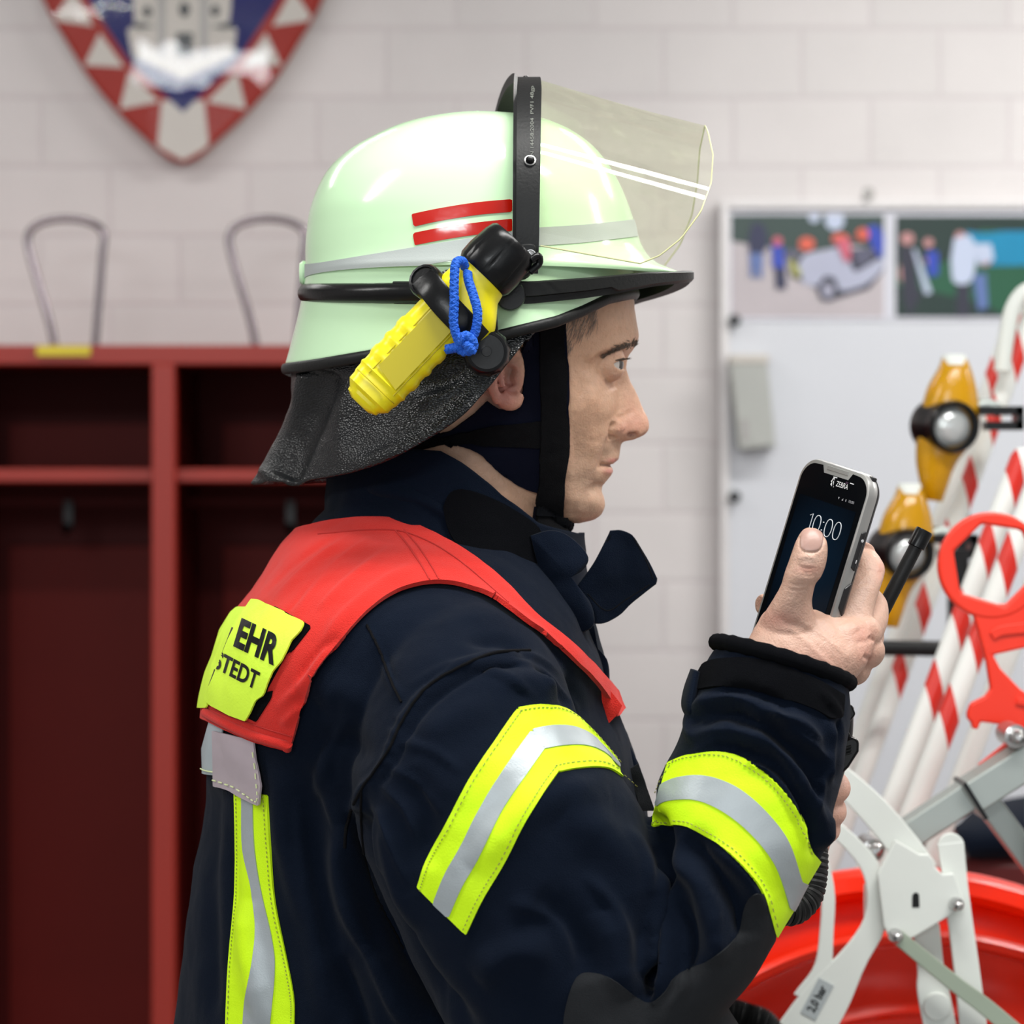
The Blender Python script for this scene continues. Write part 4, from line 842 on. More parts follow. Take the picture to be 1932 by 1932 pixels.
# trousers and boots, below the picture
g = G()
for s in (1, -1):
    g.add(*tube([Vector((-.10, .08*s, 1.10)), Vector((-.085, .105*s, .55)), Vector((-.10, .115*s, .13))], [.135, .11, .095], 28, 24))
tv, tq = remesh(g, .012); tr = obj_from('trousers', tv, tq, MT['navy'], person)
for s in (1, -1):
    g = G(); g.add(*tube([Vector((-.10, .115*s, .24)), Vector((-.10, .115*s, .08)), Vector((-.02, .118*s, .055)), Vector((.09, .122*s, .04))], [.062, .06, .052, .036], 20, 30)); g.add(*bb((-.165, .115*s-.05, 0), (.125, .115*s+.05, .035))); o = g.build('boot', MT['rubber'], person)
# ================================================================== JACKET
torso = [((632, 948), (1000, 985), 0, .070), ((578, 998), (1050, 1045), 0, .105), ((545, 1035), (1075, 1085), 0, .135), ((500, 1110), (1105, 1150), 0, .185), ((440, 1190), (1130, 1230), 0, .205, None, 2.3), ((402, 1300), (1155, 1320), 0, .205, None, 2.3), ((392, 1400), (1190, 1400), 0, .195, None, 2.3),
         ((392, 1500), (1215, 1500), 0, .19), ((372, 1640), (1235, 1620), 0, .185), ((350, 1800), (1250, 1780), 0, .185), ((332, 1960), (1255, 1950), 0, .185), ((310, 2300), (1250, 2300), 0, .19), ((300, 2560), (1250, 2560), 0, .195)]
g = G(); g.add(*loft(torso, 70, 96))
arm = [((800, 1100), (960, 1120), -.10, .05), ((752, 1150), (1010, 1190), -.135, .065), ((715, 1240), (1058, 1270), -.165, .075), ((690, 1350), (1108, 1370), -.185, .08), ((668, 1460), (1165, 1450), -.20, .082), ((672, 1560), (1212, 1520), -.205, .082), ((712, 1680), (1240, 1600), -.21, .082), ((768, 1800), (1262, 1690), -.215, .08), ((840, 1930), (1300, 1800), -.215, .078), ((930, 2050), (1370, 1900), -.215, .075), ((1060, 2120), (1400, 1960), -.215, .06), ((1180, 2110), (1350, 2000), -.215, .03)]
g.add(*loft(arm, 60, 72))
fore = [((1010, 2060), (1280, 2110), -.215, .05), ((1080, 1930), (1350, 1925), -.216, .07), ((1180, 1830), (1420, 1825), -.218, .072), ((1232, 1730), (1462, 1748), -.22, .07), ((1236, 1640), (1500, 1690), -.22, .068), ((1232, 1550), (1545, 1612), -.22, .066), ((1240, 1480), (1572, 1548), -.218, .064), ((1275, 1405), (1590, 1470), -.215, .061), ((1298, 1340), (1598, 1390), -.212, .058), ((1318, 1275), (1602, 1330), -.21, .055), ((1345, 1225), (1602, 1298), -.208, .052), ((1366, 1198), (1596, 1280), -.207, .048)]
g.add(*loft(fore, 60, 72))
# far arm, bent the same way so that its hand meets the microphone
def farpt(a, b, y, d): return (a, b, y, d)
g.add(*loft([((800, 1130), (960, 1140), .12, .06), ((740, 1260), (1040, 1280), .17, .08), ((720, 1450), (1080, 1450), .19, .08), ((760, 1700), (1140, 1650), .19, .078), ((880, 1900), (1230, 1800), .16, .075), ((1000, 2000), (1300, 1860), .12, .06)], 40, 48))
g.add(*tube([PX(1050, 1900, .15), PX(1150, 1810, .09), PX(1250, 1710, .03), PX(1350, 1620, -.03), PX(1425, 1570, -.06)], [.07, .060, .050, .042, .038], 32, 40))
JV, JQ = remesh(g, .0026)
JV = shrink(JV, JQ, 3, .5); JV = smooth(JV, JQ, 3)
# front lapel below the collar hangs past the vest tip
FOLDS = [
 # armhole seam with its ridge
 ([(1000, 1235), (930, 1240), (860, 1270), (800, 1310), (758, 1370), (735, 1420), (705, 1465), (682, 1492), (655, 1550)], 7, 12, .0035, .1),
 ([(985, 1262), (930, 1262), (870, 1290), (815, 1330), (775, 1385), (745, 1440), (712, 1485)], 5, 6, -.0025, .1),
 ([(690, 1180), (715, 1230), (740, 1290), (762, 1325)], 6, 9, .002), ([(700, 1180), (728, 1235), (752, 1300)], 4, 4, -.002),
 # shoulder folds
 ([(830, 1180), (900, 1165), (980, 1190), (1060, 1250), (1120, 1330)], 22, 30, .004), ([(880, 1215), (950, 1215), (1000, 1245)], 12, 12, -.004), ([(1000, 1250), (1050, 1290), (1100, 1350)], 12, 14, -.005), ([(940, 1290), (1000, 1290), (1050, 1320)], 18, 20, .005),
 ([(800, 1400), (850, 1360), (930, 1330)], 30, 30, .004), ([(770, 1450), (800, 1530), (800, 1640)], 24, 26, -.005), ([(720, 1520), (740, 1640), (780, 1760)], 22, 22, .007), ([(690, 1500), (690, 1580), (705, 1650)], 5, 9, -.004), ([(668, 1530), (672, 1600), (690, 1680), (735, 1760), (800, 1860), (900, 1960)], 16, 26, -.014, .12),
 ([(640, 1560), (640, 1640), (660, 1720), (700, 1800)], 16, 16, .008), ([(700, 1540), (706, 1600), (720, 1660)], 9, 9, .004),
 # torso folds
 ([(560, 1420), (590, 1520), (600, 1640), (620, 1780), (660, 1932)], 30, 30, -.006), ([(520, 1450), (545, 1600), (600, 1780), (620, 1932)], 24, 24, .006), ([(690, 1780), (740, 1860), (790, 1960)], 24, 24, .008), ([(640, 1800), (680, 1900), (700, 1990)], 20, 20, -.008), ([(405, 1480), (402, 1640), (400, 1932)], 14, 14, -.004, .1), ([(600, 1330), (640, 1300), (700, 1340)], 30, 30, .004), ([(560, 1420), (650, 1400), (700, 1440)], 20, 30, -.004),
 ([(470, 1700), (480, 1800), (500, 1932)], 20, 20, .006), ([(440, 1560), (445, 1700), (430, 1850)], 12, 12, -.003),
 # upper sleeve
 ([(900, 1640), (960, 1560), (1060, 1500), (1150, 1490)], 34, 34, .005), ([(1060, 1540), (1140, 1580), (1200, 1660), (1230, 1760)], 40, 34, .008), ([(1000, 1700), (1080, 1760), (1120, 1850)], 40, 40, -.007), ([(1130, 1720), (1160, 1800), (1190, 1880)], 26, 26, .006), ([(900, 1850), (960, 1800), (1040, 1800)], 30, 30, .006),
 # crook of the elbow: deep crease
 ([(1236, 1530), (1246, 1590), (1258, 1650), (1252, 1730), (1240, 1810), (1225, 1890)], 10, 16, -.016, .12), ([(1268, 1640), (1272, 1740), (1262, 1830), (1232, 1895)], 16, 10, .009, .15), ([(1222, 1640), (1226, 1740), (1214, 1840)], 10, 14, .008, .15),
 ([(1290, 1580), (1350, 1640), (1390, 1710), (1400, 1770)], 14, 26, -.008, .15), ([(1262, 1600), (1320, 1670), (1345, 1750), (1350, 1820)], 18, 20, .007, .2), ([(1330, 1590), (1400, 1650), (1440, 1720)], 14, 14, .005), ([(1290, 1700), (1310, 1780), (1290, 1850)], 16, 16, -.006),
 # forearm gathers under the cuff
 ([(1300, 1350), (1350, 1318), (1410, 1325), (1450, 1350), (1500, 1360), (1550, 1400)], 9, 14, .0055, .15), ([(1330, 1322), (1390, 1300), (1450, 1315), (1490, 1340)], 8, 8, -.004), ([(1300, 1372), (1360, 1348), (1420, 1360), (1480, 1400), (1530, 1460), (1560, 1540)], 9, 13, -.0055, .15), ([(1296, 1400), (1370, 1380), (1440, 1400), (1500, 1450), (1540, 1530), (1548, 1600)], 12, 14, .0055, .15),
 ([(1450, 1320), (1470, 1360), (1520, 1400), (1570, 1440)], 8, 12, .005), ([(1440, 1345), (1475, 1385), (1530, 1430), (1575, 1490)], 8, 8, -.0045), ([(1350, 1405), (1420, 1420), (1480, 1465), (1522, 1550), (1530, 1620)], 9, 9, -.005, .2), ([(1560, 1350), (1575, 1420), (1560, 1490)], 12, 12, .004), ([(1590, 1330), (1580, 1420), (1582, 1480)], 8, 8, -.003), ([(1400, 1430), (1460, 1460), (1505, 1530), (1520, 1600)], 9, 9, .0045),
 ([(1290, 1330), (1310, 1400)], 10, 10, .003), ([(1545, 1500), (1560, 1550), (1540, 1600)], 8, 10, .004)]
JV = sculpt(JV, JQ, [(f[0], f[1], f[2], f[3]*(1.45 if f[0][0][0] > 1240 else 1.2))+tuple(f[4:]) for f in FOLDS])
JV = sculpt(JV, JQ, [
 ([(1310, 1380), (1345, 1362), (1390, 1368)], 4, 7, .0030), ([(1420, 1375), (1470, 1420), (1512, 1480), (1530, 1540)], 4, 8, .0032), ([(1480, 1350), (1525, 1372), (1560, 1410)], 4, 7, .0028), ([(1340, 1345), (1400, 1340), (1450, 1372), (1500, 1420)], 4, 7, .0030), ([(1300, 1425), (1350, 1400), (1410, 1408), (1470, 1440)], 4, 8, .0028),
 ([(1555, 1450), (1550, 1510), (1530, 1570)], 4, 7, .003), ([(1500, 1560), (1530, 1500), (1548, 1440)], 5, 6, -.002), ([(1540, 1300), (1575, 1340), (1590, 1400)], 4, 6, .0025),
 ([(770, 1300), (850, 1262), (930, 1252), (1000, 1262), (1050, 1300)], 5, 9, .003), ([(900, 1268), (960, 1282), (1010, 1320)], 5, 9, .003), ([(1010, 1258), (1060, 1310), (1090, 1345)], 5, 8, .0035), ([(950, 1240), (1010, 1240), (1060, 1275)], 4, 7, .0025),
 ([(730, 1450), (790, 1480), (830, 1540)], 5, 10, .0035), ([(715, 1480), (760, 1530), (790, 1600)], 5, 10, .0035), ([(705, 1520), (730, 1590), (770, 1680)], 6, 10, .0035), ([(745, 1400), (820, 1420), (870, 1460)], 6, 10, .003),
 ([(1262, 1700), (1290, 1760), (1290, 1850), (1262, 1900)], 5, 10, .004), ([(1230, 1720), (1236, 1800), (1215, 1880)], 5, 9, .004), ([(1300, 1640), (1340, 1700), (1352, 1760)], 5, 9, .0035), ([(1180, 1560), (1215, 1620), (1228, 1690)], 6, 12, .004), ([(1100, 1650), (1160, 1720), (1190, 1820)], 8, 14, .004), ([(960, 1700), (1040, 1740), (1080, 1830)], 10, 16, .004),
 ([(600, 1440), (640, 1560), (700, 1700), (760, 1850)], 8, 16, .004), ([(560, 1500), (570, 1650), (610, 1850)], 6, 12, .003), ([(640, 1700), (720, 1850), (760, 1932)], 6, 12, .004), ([(660, 1350), (620, 1420), (600, 1500)], 8, 12, .003)]+
 [([(x, y), (x+dx, y+dy)], 3, 4, .0016, .3) for x, y, dx, dy in ((745, 1350, 22, 12), (733, 1378, 24, 10), (724, 1405, 24, 12), (716, 1430, 22, 12), (706, 1452, 20, 12), (775, 1318, 16, 16), (800, 1296, 12, 16), (690, 1478, 18, 14))])
JV = fractal(JV, 9, .0035, 5, 3, normals(JV, JQ)); JV = fractal(JV, 32, .0010, 15, 3, normals(JV, JQ))
JV = shrink(JV, JQ, 1, .4)
JN = normals(JV, JQ); JK = (JV, JQ, JN); JT = bvh(JV, JQ)
jacket = obj_from('jacket', JV, JQ, MT['navy'], person); jacket['label'] = 'dark navy fire jacket'
# ---- stitched lines laid on the cloth
def seam(pts, r=.0008, name='seam', mat='velcro', dash=0, tree=None, n=60, parent=None, lift=.0006, g=None):
    P = [hit(tree or JT, x, y, lift) for x, y in sm(*pts, n=n)]; P = [q for q in P if q is not None]
    own = g is None; g = g or G()
    if dash:
        for i in range(0, len(P)-2, dash*2):
            s_ = P[i:i+dash+1]
            if len(s_) > 1 and (s_[0]-s_[-1]).length < .02: g.add(*tube(s_, r, 5))
    else:
        run = P[:1]
        for a, b in zip(P[:-1], P[1:]):
            if (b-a).length > .02:
                if len(run) > 1: g.add(*tube(run, r, 6))
                run = [b]
            else: run.append(b)
        if len(run) > 1: g.add(*tube(run, r, 6))
    if own: return g.build(name, MT[mat], parent or jacket)
seam([(1000, 1228), (930, 1233), (860, 1262), (800, 1302), (758, 1362), (735, 1412), (705, 1458), (682, 1490), (655, 1550), (650, 1600)], .0011, 'armhole_seam', 'strap')
seam([(692, 1180), (715, 1226), (738, 1285), (758, 1325)], .0009, 'shoulder_seam', 'strap')
seam([(682, 1492), (682, 1540), (690, 1620), (715, 1700), (760, 1790)], .0009, 'sleeve_seam', 'strap')
# ---- reflective stripes
MT['thread'] = M_('seam_thread', (.30, .30, .06), .8)
NEAR = (-.5, -.10)
def stripe(name, outer, inner, yr, tops, label):
    y_ = cut(JK, outer, .0016, yr, name, MT['yellow'], jacket, .0016); y_['label'] = label
    for i in inner: cut(JK, i, .0024, yr, 'silver_band' if 0 else name.replace('stripe', 'stripe_silver'), MT['silver'], jacket, .0012)
    g = G()
    for t in tops: seam(t, .00035, dash=2, n=max(30, int(sum(math.dist(a, b) for a, b in zip(t[:-1], t[1:]))/2.2)), lift=.0022, g=g)
    if g.V: g.build('stripe_stitching', MT['thread'], jacket)
def quadline(L, f): pass
# upper arm: back leg of the chevron and the front leg running forward
a1 = sm((975, 1336), (935, 1395), (880, 1480), (835, 1570), (805, 1625), (788, 1674), n=30); a4 = sm((1053, 1458), (1020, 1505), (985, 1560), (945, 1640), (910, 1700), (880, 1764), n=30)
def mixl(A, B, f): return [(a[0]*(1-f)+b[0]*f, a[1]*(1-f)+b[1]*f) for a, b in zip(A, B)]
stripe('sleeve_stripe', a1+a4[::-1], [mixl(a1, a4, .34)+mixl(a1, a4, .65)[::-1]], NEAR, [mixl(a1, a4, .07), mixl(a1, a4, .93)], 'diagonal yellow and silver band on the upper sleeve')
b1_ = sm((975, 1336), (1020, 1330), (1060, 1336), (1100, 1362), (1140, 1405), (1180, 1455), (1230, 1512), n=30); b4 = sm((1053, 1458), (1080, 1452), (1120, 1448), (1152, 1452), (1180, 1472), (1205, 1495), (1232, 1520), n=30)
stripe('sleeve_stripe', b1_+b4[::-1], [mixl(b1_, b4, .34)+mixl(b1_, b4, .65)[::-1]], NEAR, [mixl(b1_, b4, .06)[:24], mixl(b1_, b4, .92)[:24]], 'yellow and silver band running to the chest')
# forearm band
c1 = sm((1262, 1440), (1300, 1425), (1350, 1419), (1400, 1432), (1450, 1464), (1490, 1508), (1514, 1552), (1532, 1610), n=30); c4 = sm((1228, 1565), (1245, 1557), (1290, 1558), (1330, 1575), (1370, 1605), (1410, 1645), (1440, 1690), (1462, 1765), n=30)
c1b = [(1225, 1470)]+c1[1:]
stripe('forearm_stripe', c1+[(1560, 1640), (1490, 1795)]+c4[::-1], [mixl(c1, c4, .33)+[(1532, 1672), (1510, 1724)]+mixl(c1, c4, .66)[::-1]], (-.5, -.13), [mixl(c1, c4, .05), mixl(c1, c4, .95), [(1275, 1436), (1250, 1475), (1240, 1500)]], 'yellow and silver band round the forearm')
# stripe down the back
d1 = sm((444, 1490), (446, 1600), (443, 1700), (434, 1800), (428, 1932), (426, 2100), n=30); d4 = sm((506, 1500), (512, 1600), (520, 1700), (540, 1800), (555, 1880), (556, 1940), (552, 2100), n=30)
i1 = sm((460, 1500), (462, 1600), (478, 1680), (482, 1760), (472, 1850), (462, 1932), (458, 2100), n=30); i2 = sm((480, 1500), (484, 1600), (496, 1680), (516, 1770), (521, 1830), (512, 1932), (508, 2100), n=30)
stripe('back_stripe', d1+d4[::-1], [i1+i2[::-1]], (-.5, .0), [[(x+5, y) for x, y in d1], [(x-5, y) for x, y in d4]], 'yellow and silver band down the back')
# elbow reinforcement
cut(JK, sm((1062, 1960), (1066, 1905), (1088, 1843), (1125, 1837), (1160, 1850), (1205, 1885), (1228, 1892), (1255, 1870), (1275, 1842), (1340, 1810), (1390, 1765), (1405, 1715), (1418, 1690), (1440, 1688), (1455, 1712), (1462, 1760), (1455, 1800), n=70)+[(1440, 1960), (1300, 2150), (1050, 2150)], .0012, (-.5, -.12), 'elbow_patch', MT['elbow'], jacket, .0012)
# cuff: rolled edge, velcro strip and its loose tab
cut(JK, sm((1320, 1262), (1345, 1248), (1400, 1243), (1450, 1250), (1500, 1266), (1550, 1288), (1590, 1312), n=30)+sm((1586, 1350), (1566, 1357), (1540, 1340), (1480, 1318), (1420, 1300), (1370, 1295), (1318, 1302), (1308, 1290), n=30), .0022, (-.5, -.16), 'cuff_velcro', MT['velcro'], jacket, .002)
g = G(); g.add(*loft([((1303, 1262), (1322, 1268), -.215, .012), ((1290, 1300), (1318, 1310), -.213, .020), ((1286, 1335), (1312, 1345), -.213, .022), ((1300, 1362), (1314, 1362), -.213, .012)], 16, 20)); g.build('cuff_tab', MT['navy'], jacket)
def ringpt(A, B, yc, d, t): a, b = PX(*A, yc), PX(*B, yc); c, u = (a+b)/2, (b-a)/2; x, y = math.cos(t), math.sin(t); return c+u*x+Vector((0, d*y, 0))+Vector((0, 0, .0055))*max(0, -y)
g = G(); g.add(*tube([ringpt((1352, 1212), (1601, 1290), -.208, .050, 2*math.pi*k/60) for k in range(60)], [.0056+.0005*math.sin(k*2.3) for k in range(60)], 12, closed=True)); g.build('cuff_edge', MT['velcro'], jacket)
# ---- collar: standing ring, with a lifted front flap
def col_z(x, tab): return np.interp(x, *zip(*tab))
topc = [(612, 905), (640, 880), (700, 862), (780, 852), (835, 855), (880, 880), (930, 918), (985, 960), (1015, 985), (1060, 1000), (1100, 1003), (1150, 1012)]
g = G(); rings = []; NC = 120
for f, (xl, xr, d, off) in enumerate([(556, 1150, .120, None), (585, 1140, .108, None), (612, 1120, .098, None), (618, 1108, .092, None), (620, 1104, .088, None)]):
    ring = []
    for k in range(NC):
        t = 2*math.pi*k/NC; cx_, a_ = (xl+xr)/2, (xr-xl)/2; x = cx_+a_*math.cos(t); y = -d*math.sin(t)
        zt = col_z(x, topc)+ (0 if y < 0 else 6); zb = np.interp(x, [540, 620, 760, 900, 1020, 1160], [1040, 1050, 1075, 1140, 1230, 1330]); fr = f/4
        z = zb+(zt-zb)*fr
        ring.append(PX(x, z, y) if False else Vector((PX(x, z, 0).x, y, PX(x, z, 0).z)))
    rings.append(ring)
rings = [[Vector(r) for r in ring] for ring in np.transpose(np.array([cr([rings[f][k] for f in range(5)], 40) for k in range(NC)]), (1, 0, 2))]
# inner wall
inn = []
for j in range(40):
    s = .0045; ring = []
    for k, v in enumerate(rings[39-j]):
        c = Vector((PX(865, 1000, 0).x, 0, v.z)); dv = (v-c); dv.z = 0; ring.append(v-dv.normalized()*s)
    inn.append(ring)
V2 = [p for r in rings+inn for p in r]; g.add(V2, grid_faces(80, NC, True, True))
CV = np.array([tuple(v) for v in V2]); CQ = np.array(grid_faces(80, NC, True, True))
CV = sculpt(CV, CQ, [([(640, 935), (700, 925), (800, 950), (900, 1010), (980, 1070), (1060, 1100)], 12, 20, .006), ([(650, 960), (720, 965), (820, 1010), (920, 1080)], 14, 14, -.006), ([(830, 870), (900, 915), (985, 985)], 5, 5, -.002), ([(1020, 1000), (1040, 1060), (1090, 1110)], 16, 16, -.006), ([(1050, 1020), (1080, 1060), (1110, 1070)], 10, 10, .006), ([(700, 900), (800, 905), (880, 940)], 14, 14, .003), ([(1000, 1010), (1030, 1090), (1050, 1180)], 12, 12, .006)])
CV = fractal(CV, 20, .0025, 2, 3, normals(CV, CQ)); CN = normals(CV, CQ)
if (CN[:, 1]*CV[:, 1]).sum() < 0: CQ = CQ[:, ::-1]; CN = -CN
collar = obj_from('collar', CV, CQ, MT['navy'], jacket); CK = (CV, CQ, CN); CT = bvh(CV, CQ)
cut(CK, sm((836, 958), (850, 930), (880, 925), (940, 948), (1000, 985), (1018, 1010), (1020, 1060), (1018, 1098), (985, 1100), (930, 1085), (870, 1040), (845, 1000), (836, 958), n=60), .003, (-.5, -.03), 'collar_velcro', MT['velcro'], jacket, .002)
def cloth_panel(name, poly, y0, th, mat, bulge=0, folds=None, tilt=(0, 0)):
    """soft flat piece of cloth with real thickness, rounded edges"""
    P = np.array(poly, float); c = P.mean(0); g = G()
    lo, hi = P.min(0), P.max(0); g_ = G()
    fine = polyr([tuple(q) for q in poly], 90); cx_, cy_ = c
    rings = []
    for sgn, fs in ((1, np.linspace(0.02, .985, 12)), (0, [1.0]), (-1, np.linspace(.985, .02, 12))):
        for f in fs:
            ring = []
            for q in fine:
                x, y = cx_+(q[0]-cx_)*f, cy_+(q[1]-cy_)*f
                dy = y0+tilt[0]*(x-cx_)/1000+tilt[1]*(y-cy_)/1000-bulge*(1-f*f)+.002*noise.noise(Vector((x/40, y/40, y0*9)))-sgn*th/2
                ring.append(PX(x, y, dy))
            rings.append(ring)
    g.add(*ringloft(rings)); return g.build(name, MT[mat], jacket)
cloth_panel('collar_flap', sm((1085, 1110), (1120, 1062), (1150, 1004), n=10)+sm((1150, 1001), (1172, 1000), (1192, 1008), n=6)+sm((1200, 1018), (1225, 1060), (1241, 1093), n=8)+[(1238, 1102)]+sm((1225, 1112), (1190, 1140), (1170, 1160), (1140, 1176), (1112, 1176), n=14)+[(1105, 1150)], -.062, .005, 'navy', .001, tilt=(.1, .05))
g = G()
for t in ([(1092, 1106), (1124, 1062), (1152, 1010)], [(1196, 1016), (1218, 1056), (1232, 1092)], [(1226, 1103), (1180, 1132), (1144, 1152), (1108, 1120)]):
    g.add(*tube([PX(x, y, -.0695) for x, y in sm(*t)], .0005, 5))
g.build('flap_stitching', MT['strap'], jacket)
cloth_panel('collar_flap', sm((1000, 1010), (1040, 1000), (1075, 1012), (1110, 1050), (1095, 1080), (1060, 1090), (1110, 1130), (1120, 1180), (1080, 1190), (1030, 1130), n=40), -.075, .010, 'navy', .008)
cloth_panel('front_placket', sm((1070, 1150), (1120, 1178), (1118, 1190), (1122, 1215), (1146, 1245), (1150, 1290), (1142, 1330), (1160, 1365), n=24)+sm((1205, 1440), (1222, 1500), (1190, 1530), (1120, 1400), (1070, 1250), n=16), -.030, .018, 'navy', .005)
g = G(); g = G()
cloth_panel('chest_tape', [(1186, 1452), (1204, 1440), (1222, 1490), (1236, 1530), (1210, 1530)], -.055, .004, 'elbow')
# ================================================================== VEST (red tabard over the shoulders)
ov = sm((552, 1414), (562, 1380), (582, 1325), (618, 1255), (660, 1200), (705, 1155), (752, 1125), (800, 1110), (850, 1110), (900, 1125), (950, 1155), (1010, 1195), (1070, 1245), (1120, 1296), (1146, 1335), n=60)
iv = sm((1174, 1333), (1120, 1270), (1062, 1215), (1000, 1165), (950, 1112), (900, 1068), (850, 1034), (800, 1008), (760, 992), (700, 988), (640, 992), (590, 1002), (545, 1014), n=60)
VV_ = JV.copy()
vest = cut(JK, ov+[(1150, 1360)]+iv+[(440, 1040), (340, 1250), (340, 1345), (385, 1352)]+sm((385, 1352), (430, 1372), (480, 1393), (552, 1414), n=12), .0065, (-.5, .16), 'shoulder_vest', MT['redcloth'], person, .0035)
vest['label'] = 'short red shoulder vest'
VQm = np.array([tuple(p.vertices) for p in vest.data.polygons]); vv0 = np.array([tuple(v.co) for v in vest.data.vertices])
vv0 = sculpt(vv0, VQm, [([(662, 1009), (590, 1060), (515, 1130)], 5, 9, .0022), ([(700, 1012), (620, 1075), (545, 1160)], 5, 9, .0022), ([(740, 1030), (660, 1090), (600, 1150)], 6, 10, .0020), ([(640, 1005), (560, 1060), (495, 1125)], 5, 7, -.0018), ([(690, 1022), (610, 1085), (530, 1170)], 5, 7, -.0016), ([(800, 1060), (720, 1100), (640, 1170), (600, 1240)], 10, 16, .0025), ([(620, 1220), (580, 1280), (520, 1340)], 8, 12, .003), ([(640, 1200), (590, 1240), (560, 1290)], 7, 7, -.0025), ([(570, 1330), (530, 1370)], 8, 8, .0025), ([(900, 1100), (980, 1165), (1060, 1230)], 9, 12, .0018), ([(860, 1050), (950, 1120), (1060, 1215)], 9, 12, -.0016)])
vest.data.vertices.foreach_set('co', vv0.astype(np.float32).ravel()); vest.data.update(); VVm = np.array([tuple(v.co) for v in vest.data.vertices]); VT = bvh(VVm, VQm); VN = normals(VVm, VQm)
cloth_panel2 = None
g = G()
seam([(x, y-0) for x, y in mixl(ov, [(p[0]+4, p[1]-9) for p in ov], 1)], .0004, tree=VT, lift=.0004, g=g, n=160); seam([(745, 1000), (770, 1030), (800, 1075), (818, 1108)], .0006, tree=VT, lift=.0003, g=g); seam([(762, 1000), (788, 1030), (815, 1070), (836, 1108)], .0005, tree=VT, lift=.0003, g=g)
seam([(600, 1008), (700, 1000), (770, 1006), (850, 1046), (940, 1120), (1050, 1222), (1150, 1322)], .0005, tree=VT, lift=.0004, g=g, n=90); seam([(560, 1392), (500, 1374), (430, 1350), (395, 1335)], .0005, tree=VT, lift=.0004, g=g)
MT['redthread'] = M_('red_thread', (.45, .018, .014), .8); o = g.build('vest_stitching', MT['redthread'], vest)
# folded end at the chest and the rolled lower hem at the back
g = G(); 
cp = cloth_panel('x', [(1174, 1331), (1168, 1345), (1140, 1374), (1126, 1345), (1110, 1290), (1150, 1300)], -.085, .006, 'redcloth'); cp.name = 'folded_end'; cp.parent = vest; cp.matrix_parent_inverse = parent_inv(vest)
def on(tree, pts, lift, n=40):
    out = []
    for x, y in sm(*pts, n=n):
        h_ = hit(tree, x, y, lift)
        if h_ is None: h_ = hit(JT, x, y, lift+.005)
        if h_ is not None: out.append(h_)
    return out
hem = on(VT, [(390, 1345), (430, 1366), (480, 1388), (550, 1408)], .001)
if len(hem) > 4: g = G(); g.add(*tube(hem, .0035, 10)); g.build('hem', MT['redcloth'], vest)
# name patch on the back: velcro ground, lime panel with black letters
cut((VVm, VQm, VN), sm((520, 1145), (588, 1182), n=4)+[(586, 1186), (550, 1232), (538, 1232), (560, 1200)]+[(560, 1200), (500, 1310), (516, 1300), (512, 1318), (484, 1362), (460, 1350), (470, 1200)], .001, (-.5, .1), 'patch_velcro', MT['velcro'], vest, .001)
MT['lime'] = M_('lime_patch', (.66, .97, .05), .55, 0, .4, .2, 500)
PATCH = [(482, 1137), (494, 1138), (540, 1160), (580, 1180), (572, 1196), (556, 1212), (547, 1232), (538, 1250), (522, 1268), (512, 1290), (505, 1312), (490, 1322), (480, 1345), (471, 1359), (440, 1348), (408, 1332), (394, 1320), (412, 1280), (440, 1210), (466, 1160)]
np_ = cut((VVm, VQm, VN), PATCH, .0045, (-.5, .1), 'name_patch', MT['lime'], vest, .0015); np_['label'] = 'lime panel with black letters'
lp = cut((VVm, VQm, VN), [(452, 1148), (482, 1150), (470, 1160), (440, 1212), (412, 1280), (396, 1320), (398, 1336), (376, 1336), (380, 1300), (405, 1240), (420, 1190), (440, 1158)], .0028, (-.5, .12), 'name_patch', MT['lime'], vest, .0012); lp['label'] = 'folded-under lime panel end'
PV = np.array([tuple(v.co) for v in np_.data.vertices]); PQ = [tuple(p.vertices) for p in np_.data.polygons]; PT = BVHTree.FromPolygons([tuple(v) for v in PV], PQ)
LV = [tuple(v.co) for v in lp.data.vertices]; LT = BVHTree.FromPolygons(LV, [tuple(p.vertices) for p in lp.data.polygons])
def letters(txt, c, ux, vy, size, trees, g, bold=.6, lift=.0006, shear=0):
    V_, F_ = text_mesh(txt, 1, bold*.02, shear)
    bm = bmesh.new(); vs = [bm.verts.new(v) for v in V_]
    for f in F_:
        try: bm.faces.new([vs[i] for i in f])
        except ValueError: pass
    bmesh.ops.triangulate(bm, faces=bm.faces); 
    for _ in range(2): bmesh.ops.subdivide_edges(bm, edges=[e for e in bm.edges if e.calc_length() > .12], cuts=1)
    bmesh.ops.triangulate(bm, faces=bm.faces); bm.verts.ensure_lookup_table()
    W_ = []; ok = []
    for v in bm.verts:
        x = c[0]+v.co.x*ux[0]*size+v.co.y*vy[0]*size; y = c[1]+v.co.x*ux[1]*size+v.co.y*vy[1]*size; h_ = None
        for t in trees:
            h_ = hit(t, x, y, lift)
            if h_ is not None: break
        ok.append(h_ is not None); W_.append(h_ or Vector())
    Fk = [tuple(v.index for v in f.verts) for f in bm.faces if all(ok[v.index] for v in f.verts)]; bm.free(); g.add(W_, Fk)
UX = (.86, .42); VYv = (.42, -.98)
g = G(); letters('EHR', (484, 1213), (.58, .28), (.30, -1.0), 70, [PT], g, 2.0); letters('STEDT', (447, 1266), (.62, .33), (.30, -1.0), 44, [PT], g, 1.2); g.build('patch_lettering', MT['black'], np_ if 0 else vest, smooth=False)
g = G(); letters('E', (432, 1214), (.30, .14), (.36, -.95), 72, [LT], g, 1.6); letters('N', (404, 1282), (.30, .14), (.34, -.95), 44, [LT], g, 1.2)
